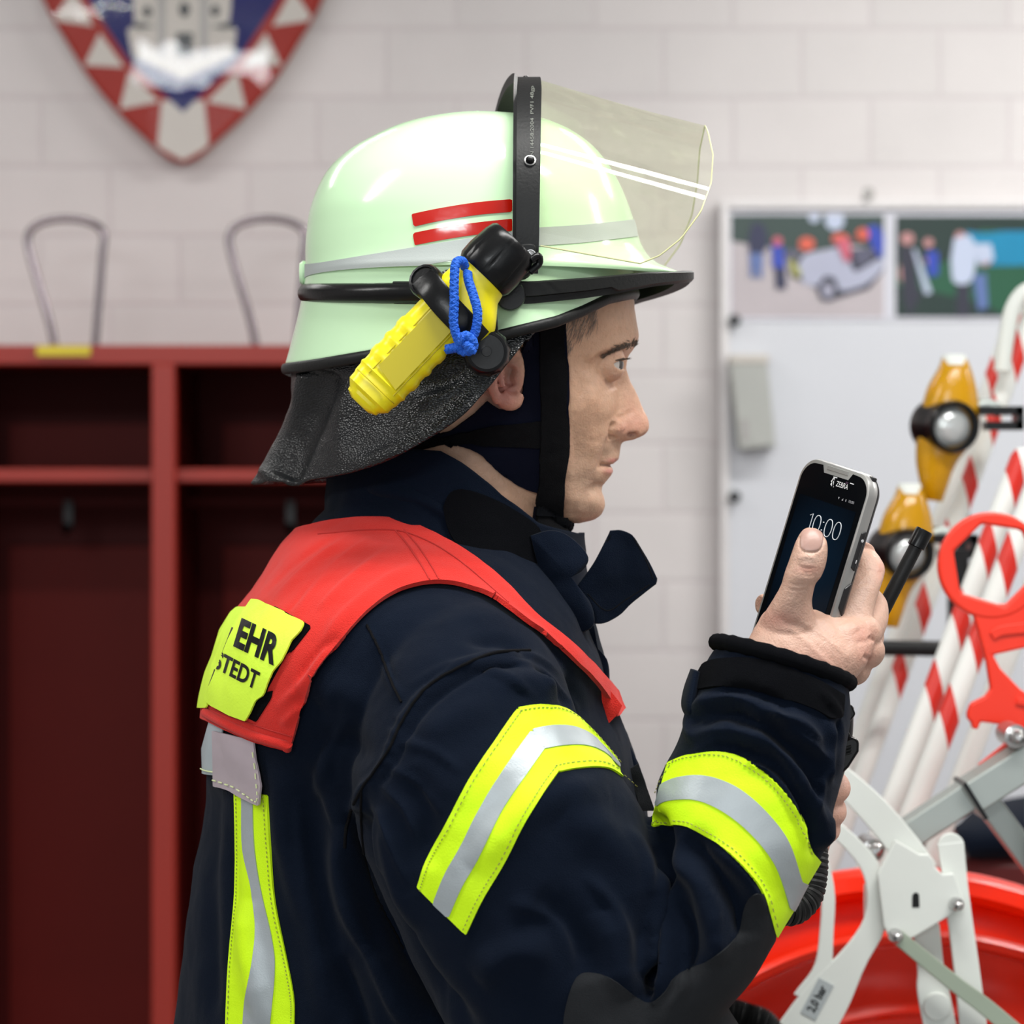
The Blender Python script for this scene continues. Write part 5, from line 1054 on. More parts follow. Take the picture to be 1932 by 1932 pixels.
if g.F: g.build('patch_lettering', MT['black'], vest, smooth=False)
# translucent flap hanging below the vest at the back
MT['veil'] = M_('translucent_tape', (.50, .42, .46), .4, 0, .5, .1, 200, Transmission_Weight=.15)
cut(JK, [(414, 1378), (470, 1390), (490, 1395), (494, 1430), (505, 1480), (502, 1518), (470, 1505), (445, 1490), (416, 1480)], .006, (-.5, .1), 'clear_flap', MT['veil'], jacket, .0015)
cut(JK, [(406, 1350), (430, 1360), (416, 1462), (376, 1458), (392, 1400)], .0035, (-.5, .13), 'clear_flap', M_('pale_tape', (.40, .46, .49), .45), jacket, .001)
g = G(); seam([(417, 1470), (450, 1480), (480, 1498), (500, 1508), (498, 1470), (490, 1410)], .0005, dash=2, lift=.0068, g=g, n=60); seam([(384, 1449), (400, 1452), (416, 1455)], .0005, lift=.005, g=g, n=10); g.build('flap_thread', M_('pale_thread', (.75, .85, .45), .7), jacket)
# ================================================================== HELMET
helmet = empty('fire_helmet', PX(900, 540, 0)); tag(helmet, 'pale luminous green fire helmet with raised clear visor, worn by the firefighter', 'helmet')
MT['shell'] = M_('luminous_shell', (.60, .86, .55), .16, 0, .5, 0, 30, Subsurface_Weight=.0, Coat_Weight=.3, var=.015)
MT['htape'] = M_('reflective_helmet_tape', (.42, .46, .45), .5, .1, .4, .1, 900); MT['redtape'] = M_('red_gloss_tape', (.48, .009, .003), .12, 0, .6, .15, 60)
dome_rows = [(222.2, 925, 960, .006, 2), (223, 895, 985, .028, 2), (225, 858, 1006, .043, 2), (230, 812, 1030, .060, 2), (238, 768, 1052, .074, 2), (250, 730, 1078, .087, 2), (268, 692, 1106, .098, 2), (290, 655, 1130, .106, 2), (320, 622, 1153, .114, 2), (355, 601, 1172, .120, 2.05), (400, 585, 1190, .124, 2.1), (440, 579, 1202, .126, 2.1), (470, 577, 1213, .127, 2.1), (490, 577, 1228, .128, 2.1), (503, 577, 1247, .129, 2.1), (512, 577, 1270, .130, 2.1), (520, 577, 1288, .131, 2.1), (528, 577, 1284, .131, 2.1)]
def resamp(rows, n):
    P = cr(rows, n); return P
R = resamp(dome_rows, 90); NH = 160; XC = 900
def hring(q, xb, xf, w_, n):
    ring = []
    for k in range(NH):
        t = 2*math.pi*k/NH; x, y = se(t, n)
        xx = xf if xf < 1200 or x < 0 else xf
        core = min(xf, 1205+(0 if q < 470 else 0)); ex = xf-core      # the brim peak only at the front
        px = XC+(core-XC)*x+ex*max(0, x)**2.2 if x > 0 else XC+(XC-xb)*x
        v = PX(px, q, 0); ring.append(Vector((v.x, w_*y, v.z)))
    return ring
rings = [hring(*r) for r in R]
V, Fc = ringloft(rings); SV = np.array([tuple(v) for v in V[:90*NH]]); SQ = np.array(grid_faces(90, NH, False, True))
g = G(); g.add(V[:90*NH]+V[90*NH:90*NH+1], [f for f in Fc if max(f) < 90*NH+1])
# lower skirt of the shell
botc = [(535, 690), (600, 681), (700, 664), (800, 650), (940, 627), (1050, 600), (1100, 580), (1150, 556), (1190, 548), (1260, 546)]
def skirt(f):
    ring = []
    for k in range(NH):
        t = 2*math.pi*k/NH; x, y = se(t, 2.1); e = f**1.3
        px0 = XC+(1195-XC)*x if x > 0 else XC+(XC-578)*x; px1 = XC+(1200-XC)*x if x > 0 else XC+(XC-537)*x
        px = px0+(px1-px0)*e; z = 512+(np.interp(px1, *zip(*botc))-512)*f; w_ = .127+(.137-.127)*e*(1 if x < .5 else (1-x)*2)
        kk = (-abs(w_*y)*1.0*e+D)/D; v = PX(966+(px-966)*kk, 966+(z-966)*kk, 0); ring.append(Vector((v.x, w_*y, v.z)))
    return ring
sk = [skirt(f) for f in np.linspace(0, 1, 24)]
g.add([p for r in sk for p in r], grid_faces(24, NH, False, True))
shell = g.build('shell', MT['shell'], helmet); s = shell.modifiers.new('s', 'SOLIDIFY'); s.thickness = .003; s.offset = -1
g = G(); P = sk[-1]; rr = []
for (p, t, a, b) in frames(P+[P[0]])[:-1]:
    o_ = Vector((p.x-PX(XC, 0, 0).x, p.y, 0)).normalized(); z = Vector((0, 0, 1)); rr.append([p+o_*(.0028*math.cos(u))+z*(.0042*math.sin(u)-.0025) for u in [2*math.pi*k/12 for k in range(12)]])
g.add([p for r in rr for p in r], grid_faces(len(rr), 12, True, True)); g.build('edge_trim', MT['rubber'], helmet)
# brim band at the front
g = G(); rr = []
for k in range(-52, 53):
    t = k/160*2*math.pi*1.0
    x, y = se(t, 2.1); ex = 1.0*max(0, x)**2.2; px = XC+305*x+95*ex; v = Vector((PX(px, 0, 0).x, .134*y, 0)); o_ = Vector((x, y*1.4, 0)).normalized()
    zt = np.interp(px, [960, 1000, 1100, 1200, 1298], [531, 531, 524, 514, 511]); zb = np.interp(px, [960, 1000, 1100, 1160, 1220, 1298], [573, 573, 562, 553, 541, 532])
    rr.append([Vector((v.x, v.y, PX(0, 966+(z_-966)*(D-abs(v.y))/D, 0).z))+o_*d_ for z_, d_ in ((zt, -.006), (zt, .002), (zt+3, .0035), (zb-14 if px < 1150 else zb-6, .0035), (zb-12 if px < 1150 else zb-3, .0015), (zb, .001), (zb, -.010))])
g.add(*ringloft(rr)); g.build('brim', MT['rubber'], helmet, auto=40)
# rear bumper tube
P = []; 
for k in range(61):
    t = math.pi/2*.96+(math.pi*2-math.pi*.96)*k/60; x, y = se(t, 2.1); kk = (D-abs(.133*y))/D; P.append(Vector((PX(XC+322*x+2, 0, 0).x, .133*y, PX(0, 966+(553+4*max(0, 1+x*3)-966)*kk, 0).z)))
P2 = [Vector((PX(800, 560, 0).x, P[0].y, PX(0, 560, 0).z))]; 
g = G(); g.add(*tube(P, [.0074]*12+[.0072]*37+[.0074]*12, 18)); g.build('rear_bumper', MT['black'], helmet)
# reflective band and red marks, cut to the shell
SN = normals(SV, SQ)
if (SN[:, 1]*SV[:, 1]).sum() < 0: SQ = SQ[:, ::-1]; SN = -SN
SK = (SV, SQ, SN)
# finer copy for clean edges
def refine(src, it=1):
    V, Q, N_ = src; m = bpy.data.meshes.new('r'); m.from_pydata(V.tolist(), [], Q.tolist()); bm = bmesh.new(); bm.from_mesh(m)
    for _ in range(it): bmesh.ops.subdivide_edges(bm, edges=bm.edges[:], cuts=1, use_grid_fill=True, smooth=0)
    bmesh.ops.triangulate(bm, faces=bm.faces); bm.to_mesh(m); bm.free(); V = np.array([tuple(v.co) for v in m.vertices]); Q = np.array([tuple(p.vertices) for p in m.polygons]); bpy.data.meshes.remove(m)
    N_ = normals(V, Q)
    if (N_[:, 1]*V[:, 1]).sum() < 0: Q = Q[:, ::-1]; N_ = -N_
    return V, Q, N_
SK = refine(SK, 1)
cut(SK, sm((570, 498), (600, 496), (700, 480), (850, 455), (960, 438), (1010, 430), (1100, 424), (1197, 414), n=40)+sm((1203, 446), (1100, 458), (1020, 464), (960, 474), (850, 492), (720, 515), (600, 535), (570, 537), n=40), .0006, (-.5, .5), 'reflective_band', MT['htape'], helmet, .0005)
cut(SK, sm((777, 404), (830, 393), (900, 382), (966, 376), n=20)+sm((966, 400), (900, 406), (830, 417), (781, 428), n=20), .0008, (-.5, 0), 'red_mark', MT['redtape'], helmet, .0005)
cut(SK, sm((779, 440), (830, 430), (900, 420), (966, 413), n=20)+sm((966, 436), (900, 443), (840, 452), (783, 463), n=20), .0008, (-.5, 0), 'red_mark', MT['redtape'], helmet, .0005)
g = G(); M = frame_mat(PX(577, 515, 0), (-1, 0, 0)); g.add(*lathe([(.009, 0), (.0095, .002), (.0075, .0045), (.0005, .005)], M @ Matrix.Diagonal((1, 1, 1, 1)), 24)); g.build('rear_stud', MT['shell'], helmet)
# visor frame arch across the top
def arch(phi, r=1.0, dx=0):
    x_, y_ = se(phi, 2.1)           # phi 0 = top, +90 near pivot
    y = -.141*y_*r; z = 482-332*x_*r
    px = 992-50*max(0, min(1, (y+.03)/.14))+dx
    return y, z, px
g = G(); rr = []
for k in range(0, 97):
    phi = math.radians(-100+200*k/96); y, z, px = arch(phi); y2, z2, _ = arch(phi, .955); tw = 1
    wl = np.interp(abs(math.degrees(phi)), [0, 30, 90, 100], [20, 23, 25, 24]); wr = np.interp(abs(math.degrees(phi)), [0, 30, 90, 100], [26, 28, 22, 20])
    o_ = Vector((PX(px-wl, z, 0).x, y, PX(0, z, 0).z)); o2 = Vector((PX(px+wr, z, 0).x, y, PX(0, z, 0).z)); i_ = Vector((0, y2-y, PX(0, z2, 0).z-PX(0, z, 0).z))
    i_ = i_.normalized()*.0045 if i_.length > 1e-6 else Vector((0, 0, -.0045))
    rr.append([o_-i_*.6, o_+Vector((.0025, 0, 0)), o2, o2+i_*.6, o_+i_*.8+Vector((.0025, 0, 0)), o_+i_])
g.add(*ringloft(rr)); vf = g.build('visor_frame', MT['rubber'], helmet, auto=35); AT = BVHTree.FromPolygons([tuple(v.co) for v in vf.data.vertices], [tuple(p.vertices) for p in vf.data.polygons])
M = frame_mat(PX(999, 303, -.1265), (0, -1, .2))
g = G(); h_ = hit(AT, 1000, 304, 0) or PX(1000, 304, -.12); M = frame_mat(h_, (.05, -1, .45)); g.add(*lathe([(.0042, 0), (.0042, .0012), (.003, .0014)], M, 20)); g.build('bolt_washer', MT['steel'], vf)
g = G(); g.add(*lathe([(.0032, 0), (.0032, .0022), (.0018, .004), (.0004, .0042)], M, 16)); g.build('bolt', MT['black'], vf)
g = G(); M = frame_mat(PX(992, 152, 0), (0, 0, 1)); g.add(*lathe([(.0028, 0), (.0028, .002), (.0016, .0035), (.0004, .0035)], M, 16)); g.build('bolt', MT['black'], vf)
g = G(); letters('EN 14458:2004  PVF1 48gp', (1004, 232), (0, -1), (-.75, 0), 12.5, [AT], g, 0, .0003); 
if g.F: g.build('frame_lettering', M_('pale_print', (.16, .17, .15), .6), vf, smooth=False)
# pivot block with ring
g = G(); g.add(*plate(sm((975, 470), (985, 461), (1005, 460), (1011, 466), n=10)+sm((1010, 500), (1000, 516), (985, 524), (960, 520), n=10), -.152, -.130)); g.build('visor_pivot', MT['rubber'], helmet, smooth=False, bevel=.002)
g = G(); M = frame_mat(PX(1001, 481, -.1525), (0, -1, 0)); g.add(*tube([M @ Vector((.0035*math.cos(a), .0035*math.sin(a), 0)) for a in [2*math.pi*k/24 for k in range(24)]], .0005, 6, closed=True)); g.add(*lathe([(.0028, -.001), (.0028, .001), (.0005, .0015)], M, 16)); g.build('pivot_ring', MT['steel'], helmet)
g = G(); M = frame_mat(PX(963, 557, -.142), (0, -1, 0)); g.add(*lathe([(.0105, -.012), (.0108, 0), (.0100, .0015), (.0005, .0018)], M, 32)); g.build('side_cap', MT['black'], helmet)
# visor
vm = bpy.data.materials.new('clear_visor'); vm.use_nodes = True; nt = vm.node_tree; nt.nodes.clear(); out = nt.nodes.new('ShaderNodeOutputMaterial')
tr_ = nt.nodes.new('ShaderNodeBsdfTransparent'); tr_.inputs[0].default_value = (.965, .97, .90, 1); gl = nt.nodes.new('ShaderNodeBsdfGlossy'); gl.inputs['Roughness'].default_value = .035; fr_ = nt.nodes.new('ShaderNodeFresnel'); fr_.inputs[0].default_value = 1.38
df = nt.nodes.new('ShaderNodeBsdfDiffuse'); df.inputs[0].default_value = (.70, .70, .52, 1); m1 = nt.nodes.new('ShaderNodeMixShader'); m2 = nt.nodes.new('ShaderNodeMixShader')
tc = nt.nodes.new('ShaderNodeTexCoord'); nz = nt.nodes.new('ShaderNodeTexNoise'); nz.inputs['Scale'].default_value = 70; nz.inputs['Detail'].default_value = 8; cr_ = nt.nodes.new('ShaderNodeMapRange'); cr_.inputs[1].default_value = .52; cr_.inputs[2].default_value = .85; cr_.inputs[3].default_value = .05; cr_.inputs[4].default_value = .16
nt.links.new(tc.outputs['Object'], nz.inputs[0]); nt.links.new(nz.outputs['Fac'], cr_.inputs[0]); nt.links.new(cr_.outputs[0], m1.inputs[0]); nt.links.new(tr_.outputs[0], m1.inputs[1]); nt.links.new(df.outputs[0], m1.inputs[2])
mn = nt.nodes.new('ShaderNodeMath'); mn.operation = 'MINIMUM'; mn.inputs[1].default_value = .11; nt.links.new(fr_.outputs[0], mn.inputs[0]); nt.links.new(mn.outputs[0], m2.inputs[0]); nt.links.new(m1.outputs[0], m2.inputs[1]); nt.links.new(gl.outputs[0], m2.inputs[2]); nt.links.new(m2.outputs[0], out.inputs[0])
MT['visor'] = vm
endt = [(0, 1330, 237), (20, 1336, 252), (40, 1345, 292), (55, 1342, 345), (68, 1322, 400), (78, 1285, 450), (86, 1245, 482), (92, 1208, 497)]
g = G(); NU, NV_ = 30, 97; VVv = []
for i in range(NV_):
    ph = -92+184*i/(NV_-1); y, z, px = arch(math.radians(ph), .985); ae = abs(ph); ex = np.interp(ae, [e[0] for e in endt], [e[1] for e in endt]); ez = np.interp(ae, [e[0] for e in endt], [e[2] for e in endt])
    kk = (D-.135*math.sin(math.radians(ae)))/D   # table is read off at the near edge's own depth
    S = Vector((PX(px+24, z, 0).x, y, PX(0, z, 0).z)); ye = y*.97; E = Vector((PX(966+(ex-966)*kk, 0, 0).x, ye, PX(0, 966+(ez-966)*kk, 0).z))
    for j in range(NU): VVv.append(S.lerp(E, j/(NU-1)))
g.add(VVv, grid_faces(NV_, NU)); vis = g.build('visor', vm, helmet); 
g = G(); edge = [VVv[i*NU+NU-1] for i in range(NV_)]; g.add(*tube(edge, .00055, 6)); g.add(*tube([VVv[(NV_-1)*NU+j] for j in range(NU)], .00055, 6)); g.build('visor_edge', M_('visor_edge_tint', (.55, .55, .30), .3), vis)
# leather neck guard
MT['leather'] = M_('black_leather', (.004, .0052, .0065), .29, 0, .42, 0, 300)
nt = MT['leather'].node_tree; b = nt.nodes['Principled BSDF']; vo = nt.nodes.new('ShaderNodeTexVoronoi'); vo.inputs['Scale'].default_value = 520; tc = nt.nodes.new('ShaderNodeTexCoord'); mpn = nt.nodes.new('ShaderNodeMapping'); mpn.inputs['Scale'].default_value = (1, 1, 1.6); mpn.inputs['Rotation'].default_value = (0, .5, 0)
nt.links.new(tc.outputs['Object'], mpn.inputs[0]); nt.links.new(mpn.outputs[0], vo.inputs['Vector']); bp = nt.nodes.new('ShaderNodeBump'); bp.inputs['Strength'].default_value = .5; bp.inputs['Distance'].default_value = .0012; nt.links.new(vo.outputs['Distance'], bp.inputs['Height']); nt.links.new(bp.outputs[0], b.inputs['Normal'])
low = [(1000, 628, -.128), (985, 650, -.131), (950, 695, -.135), (912, 742, -.138), (870, 790, -.140), (800, 838, -.138), (730, 874, -.128), (640, 896, -.102), (560, 906, -.062), (505, 909, -.028), (472, 911, 0)]
up = [(1010, 610, -.126), (990, 617, -.128), (950, 624, -.130), (900, 633, -.131), (850, 642, -.130), (780, 654, -.124), (700, 666, -.108), (630, 678, -.085), (580, 686, -.055), (556, 690, -.028), (547, 692, 0)]
def px0(x, z, y): k = (y+D)/F; return Vector(((x-966)*k, y, CZ-(z-966)*k))
NL = 90; L = cr([px0(*p) for p in low], NL); U = cr([px0(*p) for p in up], NL)
L = np.vstack([L, (L[:-1]*[1, -1, 1])[::-1]]); U = np.vstack([U, (U[:-1]*[1, -1, 1])[::-1]]); nL = len(L); NR = 50; GV = []
for i in range(nL):
    for j in range(NR):
        f = j/(NR-1); p_ = U[i]*(1-f)+L[i]*f; back = max(0, 1-abs(p_[1])/.14); p_ = p_+np.array([.012*math.sin(f*math.pi)*back*1.0, -np.sign(p_[1])*.006*math.sin(f*math.pi)*(-1 if f > .6 else .6)*0, 0]); GV.append(p_)
GV = np.array(GV); GQ = np.array(grid_faces(nL, NR)); gn = normals(GV, GQ)
if (gn[:, 1]*GV[:, 1]).sum() < 0: GQ = GQ[:, ::-1]
GV = sculpt(GV, GQ, [([(575, 700), (560, 770), (530, 840), (495, 905)], 12, 16, .005, .05), ([(620, 700), (600, 770), (570, 840), (540, 905)], 26, 20, -.009, .05), ([(660, 720), (640, 800), (640, 880)], 20, 20, .003), ([(720, 700), (820, 720), (900, 690)], 26, 22, -.006), ([(660, 880), (760, 850), (840, 800), (900, 745)], 22, 18, .006), ([(780, 760), (850, 735), (920, 690)], 12, 12, .004)])
gv = fractal(GV, 30, .0015, 3, 3, normals(GV, GQ)); ng = obj_from('neck_guard', gv, GQ, MT['leather'], helmet); s = ng.modifiers.new('s', 'SOLIDIFY'); s.thickness = .0028; s.offset = -1
# chin harness on the head
cut(HEAD, [(988, 560), (988, 618), (985, 679), (986, 735)]+sm((982, 752), (968, 766), (944, 772), (919, 756), n=8)+[(893, 781), (850, 812), (780, 830), (700, 835), (700, 860), (800, 848)]+sm((838, 838), (870, 838), (902, 851), (925, 870), (949, 893), (986, 918), (1014, 926), n=16)+[(1006, 960), (1000, 1010), (1060, 1010), (1062, 985), (1060, 912), (1068, 850), (1070, 790), (1069, 720), (1066, 640), (1064, 560)], .0045, (-.5, .5), 'ear_pad', MT['pad'], helmet, .004, extra=None)
cut(HEAD, [(1014, 560), (1016, 700), (1018, 790), (1014, 912), (1005, 958), (1000, 1010), (1055, 1010), (1057, 980), (1055, 912), (1062, 850), (1063, 790), (1062, 720), (1060, 640), (1058, 560)], .0085, (-.5, .5), 'chin_strap', MT['strap'], helmet, .003)
cut(HEAD, [(700, 838), (800, 828), (875, 812), (940, 800), (1018, 793), (1018, 842), (940, 838), (880, 832), (800, 846), (700, 858)], .0075, (-.5, .5), 'nape_strap', MT['strap'], helmet, .002)
cut(HEAD, [(998, 962), (1063, 972), (1062, 986), (998, 978)], .0105, (-.5, .5), 'strap_loop', MT['velcro'], helmet, .002)
# inner harness closes the helmet from below
g = G(); rr = [[Vector((PX(XC+(a-XC)*1, 0, 0).x, 0, 0)) for a in (0,)] for _ in range(1)]
g = G(); cap_ = []
for f, z in ((1, 430), (1, 480), (1, 540)):
    cap_.append([Vector((PX(XC+(270*x-20 if x > 0 else 285*x), 0, 0).x, .112*y, PX(0, z, 0).z)) for x, y in [se(2*math.pi*k/48, 2.1) for k in range(48)]])
g.add([p for r in cap_ for p in r], grid_faces(3, 48, False, True)); o = g.build('inner_liner', MT['strap'], helmet); s = o.modifiers.new('s', 'SOLIDIFY'); s.thickness = .003
# ================================================================== HELMET TORCH
torch = empty('helmet_torch', PX(815, 620, -.175)); tag(torch, 'yellow hand torch with black head clamped on the helmet side', 'torch')
y0 = -.172; O = PX(815, 620, y0); TA = Vector((math.cos(math.radians(46.5)), 0, math.sin(math.radians(46.5)))); TB = Vector((TA.z, 0, -TA.x)); TW = Vector((0, -1, 0)); pm_ = ppm(y0)
def tl(px, py):   # pixel -> (along, across) in torch metres
    v = PX(px, py, y0)-O; return v.dot(TA), v.dot(TB)
def tp(u, v, w_=0): return O+TA*u+TB*v+TW*w_
def tloft(secs, seg=40, N=None):
    R = cr(secs, N or len(secs)*1) if N else secs; rr = []
    for u, vc, hv_, hw, n in R: rr.append([tp(u, vc+hv_*x, hw*y) for x, y in [se(2*math.pi*k/seg, n) for k in range(seg)]])
    return ringloft(rr)
def T2(px, py): return tl(px, py)
# endpoints: butt around (712,735), neck at (925,530)
ub = tl(706, 728)[0]; un = tl(908, 552)[0]
print('torch', tl(675, 700), tl(715, 770), tl(905, 495), tl(945, 572), tl(955, 437), tl(1003, 492))
secs = []
nseg = 46
for i in range(nseg+1):
    f = i/nseg; u = ub-.012+(un-ub+.012)*f
    hv_ = .0188+.0010*math.sin(f*math.pi)
    rib = .0011*(math.sin(f*nseg*1.1) > 0) if .16 < f < .62 else 0
    if f < .04: hv_ -= .0045*(1-f/.04)
    if f < .10: hv_ -= .0008
    secs.append((u, .0 , hv_+rib, (.0165+rib) if f > .03 else .013, 3.2))
g = G(); g.add(*tloft(secs)); g.build('body', MT['torch'], torch, auto=45)
g = G(); g.add(*tloft([(ub-.0165, 0, .008, .009, 2.6), (ub-.014, 0, .0135, .012, 2.8), (ub-.011, 0, .0140, .013, 2.8)])); g.build('end_button', MT['torch'], torch)
g = G()
V8 = [tp(u, v, w_) for w_ in (.0168, .0176) for u, v in ((ub+.012, -.008), (ub+.066, -.008), (ub+.066, .012), (ub+.008, .012))]; g.add(V8, [(0, 1, 2, 3), (4, 5, 6, 7), (0, 1, 5, 4), (1, 2, 6, 5), (2, 3, 7, 6), (3, 0, 4, 7)]); g.build('side_label', MT['torchlabel'], torch, smooth=False)
g = G()
for v in (-.0095, .0135): g.add(*tube([tp(ub+.004, v, .0166), tp(ub+.085, v, .0166)], .0004, 6))
g.add(*tube([tp(ub+.0005, -.019+.038*k/20, .0172*math.sqrt(max(0, 1-((k/10-1))**6))) for k in range(21)], .0004, 6)); g.build('moulding_line', MT['torchlabel'], torch)
# shoulder of the body below the head
un1 = tl(905, 545)[0]
g = G(); g.add(*tloft([(un-.030, .006, .026, .0175, 3), (un-.014, .0065, .0275, .018, 3.2), (un-.006, .004, .024, .018, 3), (un+.002, .001, .0205, .0185, 2.4), (un+.010, 0, .0195, .019, 2.1), (un+.016, 0, .0195, .0192, 2)])); g.build('collar', MT['torch'], torch, auto=50)
hb, ht = tl(908, 540)[0]+.0055, tl(978, 464)[0]
g = G(); gg = []
for u, r in ((hb, .0205), (hb+.003, .0222), (hb+.012, .0226), (ht-.006, .0212), (ht-.001, .0198), (ht+.001, .018), (ht, .0150), (ht-.004, .0140), (ht-.010, .0135)):
    ring = []
    for k in range(96):
        a = 2*math.pi*k/96; q = r*(1-.035*(abs(math.sin(a*4)) < .18)*(hb < u < ht-.002)); ring.append(tp(u, q*math.cos(a), q*math.sin(a)))
    gg.append(ring)
g.add(*ringloft(gg)); g.build('lamp_head', MT['black'], torch, auto=50)
g = G(); g.add(*tube([tp(ht-.002, .0175, .008), tp(ht+.004, .0190, .006), tp(ht+.001, .023, .003), tp(ht-.008, .0225, .004)], .0026, 10, 16)); g.build('head_lug', MT['black'], torch)
# black clamp strap over the body, with its knobs and bracket
def bandline(P, r, flat, nm, mt='black', n=30): g = G(); g.add(*tube([PX(*q) for q in P], r, 16, n, flat=flat)); return g.build(nm, MT[mt], torch)
g = G(); P = sm((795, 520, -.178), (815, 545, -.188), (840, 575, -.1925), (875, 612, -.193), (905, 645, -.185), n=30)
rr = []
for q in P:
    c = PX(*q); rr.append([c+Vector((math.cos(math.radians(46.5)), 0, math.sin(math.radians(46.5))))*a+Vector((0, -1, 0))*b_ for a, b_ in ((-.0095, 0), (-.0095, .002), (-.008, .003), (.008, .003), (.0095, .002), (.0095, 0))])
g.add(*ringloft(rr)); g.build('clamp_strap', MT['black'], torch, auto=40)
g = G(); M = frame_mat(PX(806, 533, -.178), (-.45, -1, .30)); V, Fc = lathe([(.0118, -.014), (.0122, .004), (.0112, .0062), (.0095, .0066), (.0090, .0055), (.0004, .0058)], M, 16); g.add(V, Fc); g.build('clamp_knob', MT['black'], torch, auto=30)
g = G(); g.add(*tube([PX(835, 520, -.160), PX(855, 543, -.164), PX(866, 560, -.168)], [.006, .006, .005], 14, 12)); g.build('knob_arm', MT['black'], torch)
M = frame_mat(PX(918, 664, -.178), (.02, -1, .0)); g = G(); gg = []
for r, h in ((.0160, -.018), (.0162, -.002), (.0155, .0005), (.0150, .003), (.0140, .0045), (.0122, .0050), (.0120, .0040), (.0060, .0040), (.0035, .0042), (.0033, .0055), (.0004, .0056)):
    gg.append([M @ Vector((r*(1+(.035 if h < 0 else 0)*(math.sin(a*12) > .3))*math.cos(a), r*(1+(.035 if h < 0 else 0)*(math.sin(a*12) > .3))*math.sin(a), h)) for a in [2*math.pi*k/96 for k in range(96)]])
g.add(*ringloft(gg)); g.build('pivot_knob', MT['black'], torch, auto=35)
g = G(); g.add(*plate([(888, 612), (905, 590), (930, 580), (938, 588), (941, 640), (925, 680), (895, 672), (885, 640)], -.168, -.136)); g.build('bracket', MT['black'], torch, smooth=False, bevel=.002)
# blue lanyard: braided loop, knot and two ends
def braid(P, r, g, n=120):
    Q_ = cr(P, n); fr = frames(Q_); L_ = 0
    for s in range(4):
        pts = []
        for i, (p, t, a, b) in enumerate(fr): an = i*.55*(1 if s % 2 else -1)+s*math.pi/2; pts.append(p+(a*math.cos(an)+b*math.sin(an))*r*.52)
        g.add(*tube(pts, r*.56, 6))
    return g
g = G(); y1 = -.196
braid([PX(878, 506, -.186), PX(872, 493, -.194), PX(860, 497, -.199), PX(857, 530, -.202), PX(857, 570, -.2035), PX(856, 610, -.2035), PX(864, 640, -.202), PX(874, 648, -.2)], .0032, g, 150)
braid([PX(882, 514, -.194), PX(884, 530, -.198), PX(894, 560, -.2025), PX(901, 590, -.204), PX(898, 620, -.2035), PX(889, 640, -.202), PX(880, 648, -.2)], .0032, g, 130)
braid([PX(868, 640, -.203), PX(880, 634, -.208), (PX(892, 645, -.207)), PX(890, 660, -.203), PX(872, 662, -.200), PX(866, 650, -.2), PX(878, 642, -.210)], .0034, g, 80)
braid([PX(875, 652, -.202), PX(860, 656, -.2), PX(843, 659, -.198)], .0034, g, 30); braid([PX(880, 648, -.208), PX(886, 656, -.209), PX(890, 663, -.206)], .0034, g, 24)
lan = g.build('lanyard', MT['cord'], torch); lan['label'] = 'knotted blue cord loop'

# ================================================================== PHONE
yc = -.168; al_ = math.radians(54.5); ro = math.radians(21.5); pitch = math.radians(6)
r_ = Vector((math.cos(al_), -math.sin(al_), 0)); nrm = Vector((-math.sin(al_), -math.cos(al_), 0)); u_ = Vector((0, 0, 1))
u_ = (u_*math.cos(pitch)-nrm*(-math.sin(pitch))*1).normalized(); nrm = r_.cross(u_).normalized() * (1)
if nrm.y > 0: nrm = -nrm
RR = Matrix.Rotation(ro, 3, Vector((0, 1, 0))); r_, nrm, u_ = RR @ r_, RR @ nrm, RR @ u_
PHW, PHL, PHT = .0385, .0790, .0078
ctop = PX(1594, 886, yc); PC_ = ctop-u_*PHL
def ph(x, y, z=0): return PC_+r_*x+u_*y+nrm*z*.74
phone = empty('smartphone', PC_); tag(phone, 'rugged black smartphone with silver edge showing 10:00, held in the raised right hand', 'phone')
MT['phsil'] = M_('phone_silver', (.42, .42, .41), .32, .6, .5, 0, 60, var=.03); MT['phblk'] = M_('phone_black_rubber', (.010, .010, .012), .4, 0, .5)
MT['glass'] = M_('phone_screen_black', (.0025, .003, .004), .15, 0, .14)
def rr_outline(hw, hl, r, n=10, bow=0):
    out = []
    for cx_, cy_, a0 in ((hw-r, hl-r, 0), (-hw+r, hl-r, 90), (-hw+r, -hl+r, 180), (hw-r, -hl+r, 270)):
        for k in range(n+1): a = math.radians(a0+90*k/n); out.append((cx_+r*math.cos(a), cy_+r*math.sin(a)))
    return [(x, y+(bow*(1-(x/hw)**2) if y > 0 else -bow*(1-(x/hw)**2))) for x, y in out]
def prism(outs):
    return ringloft([[ph(x, y, z) for x, y in rr_outline(hw, hl, r, bow=b_)] for hw, hl, r, z, b_ in outs])
g = G(); g.add(*prism([(PHW-.002, PHL-.002, .012, .0078, .003), (PHW-.0008, PHL-.0008, .013, .0075, .003), (PHW, PHL, .014, .004, .003), (PHW, PHL, .014, -.002, .003), (PHW-.001, PHL-.001, .013, -.0045, .003)])); g.build('frame', MT['phsil'], phone, auto=40)
g = G(); g.add(*prism([(PHW-.0004, PHL-.0004, .0135, -.002, .003), (PHW-.0002, PHL-.0002, .0135, -.004, .003), (PHW-.002, PHL-.002, .012, -.0075, .003), (PHW-.006, PHL-.006, .009, -.0085, .003)])); g.build('back_cover', MT['phblk'], phone, auto=40)
# front glass with the speaker notch
ot = rr_outline(PHW-.0028, PHL-.0030, .0115, bow=.0026)
top = [p for p in ot if p[1] > PHL-.0135]; gl_ = []
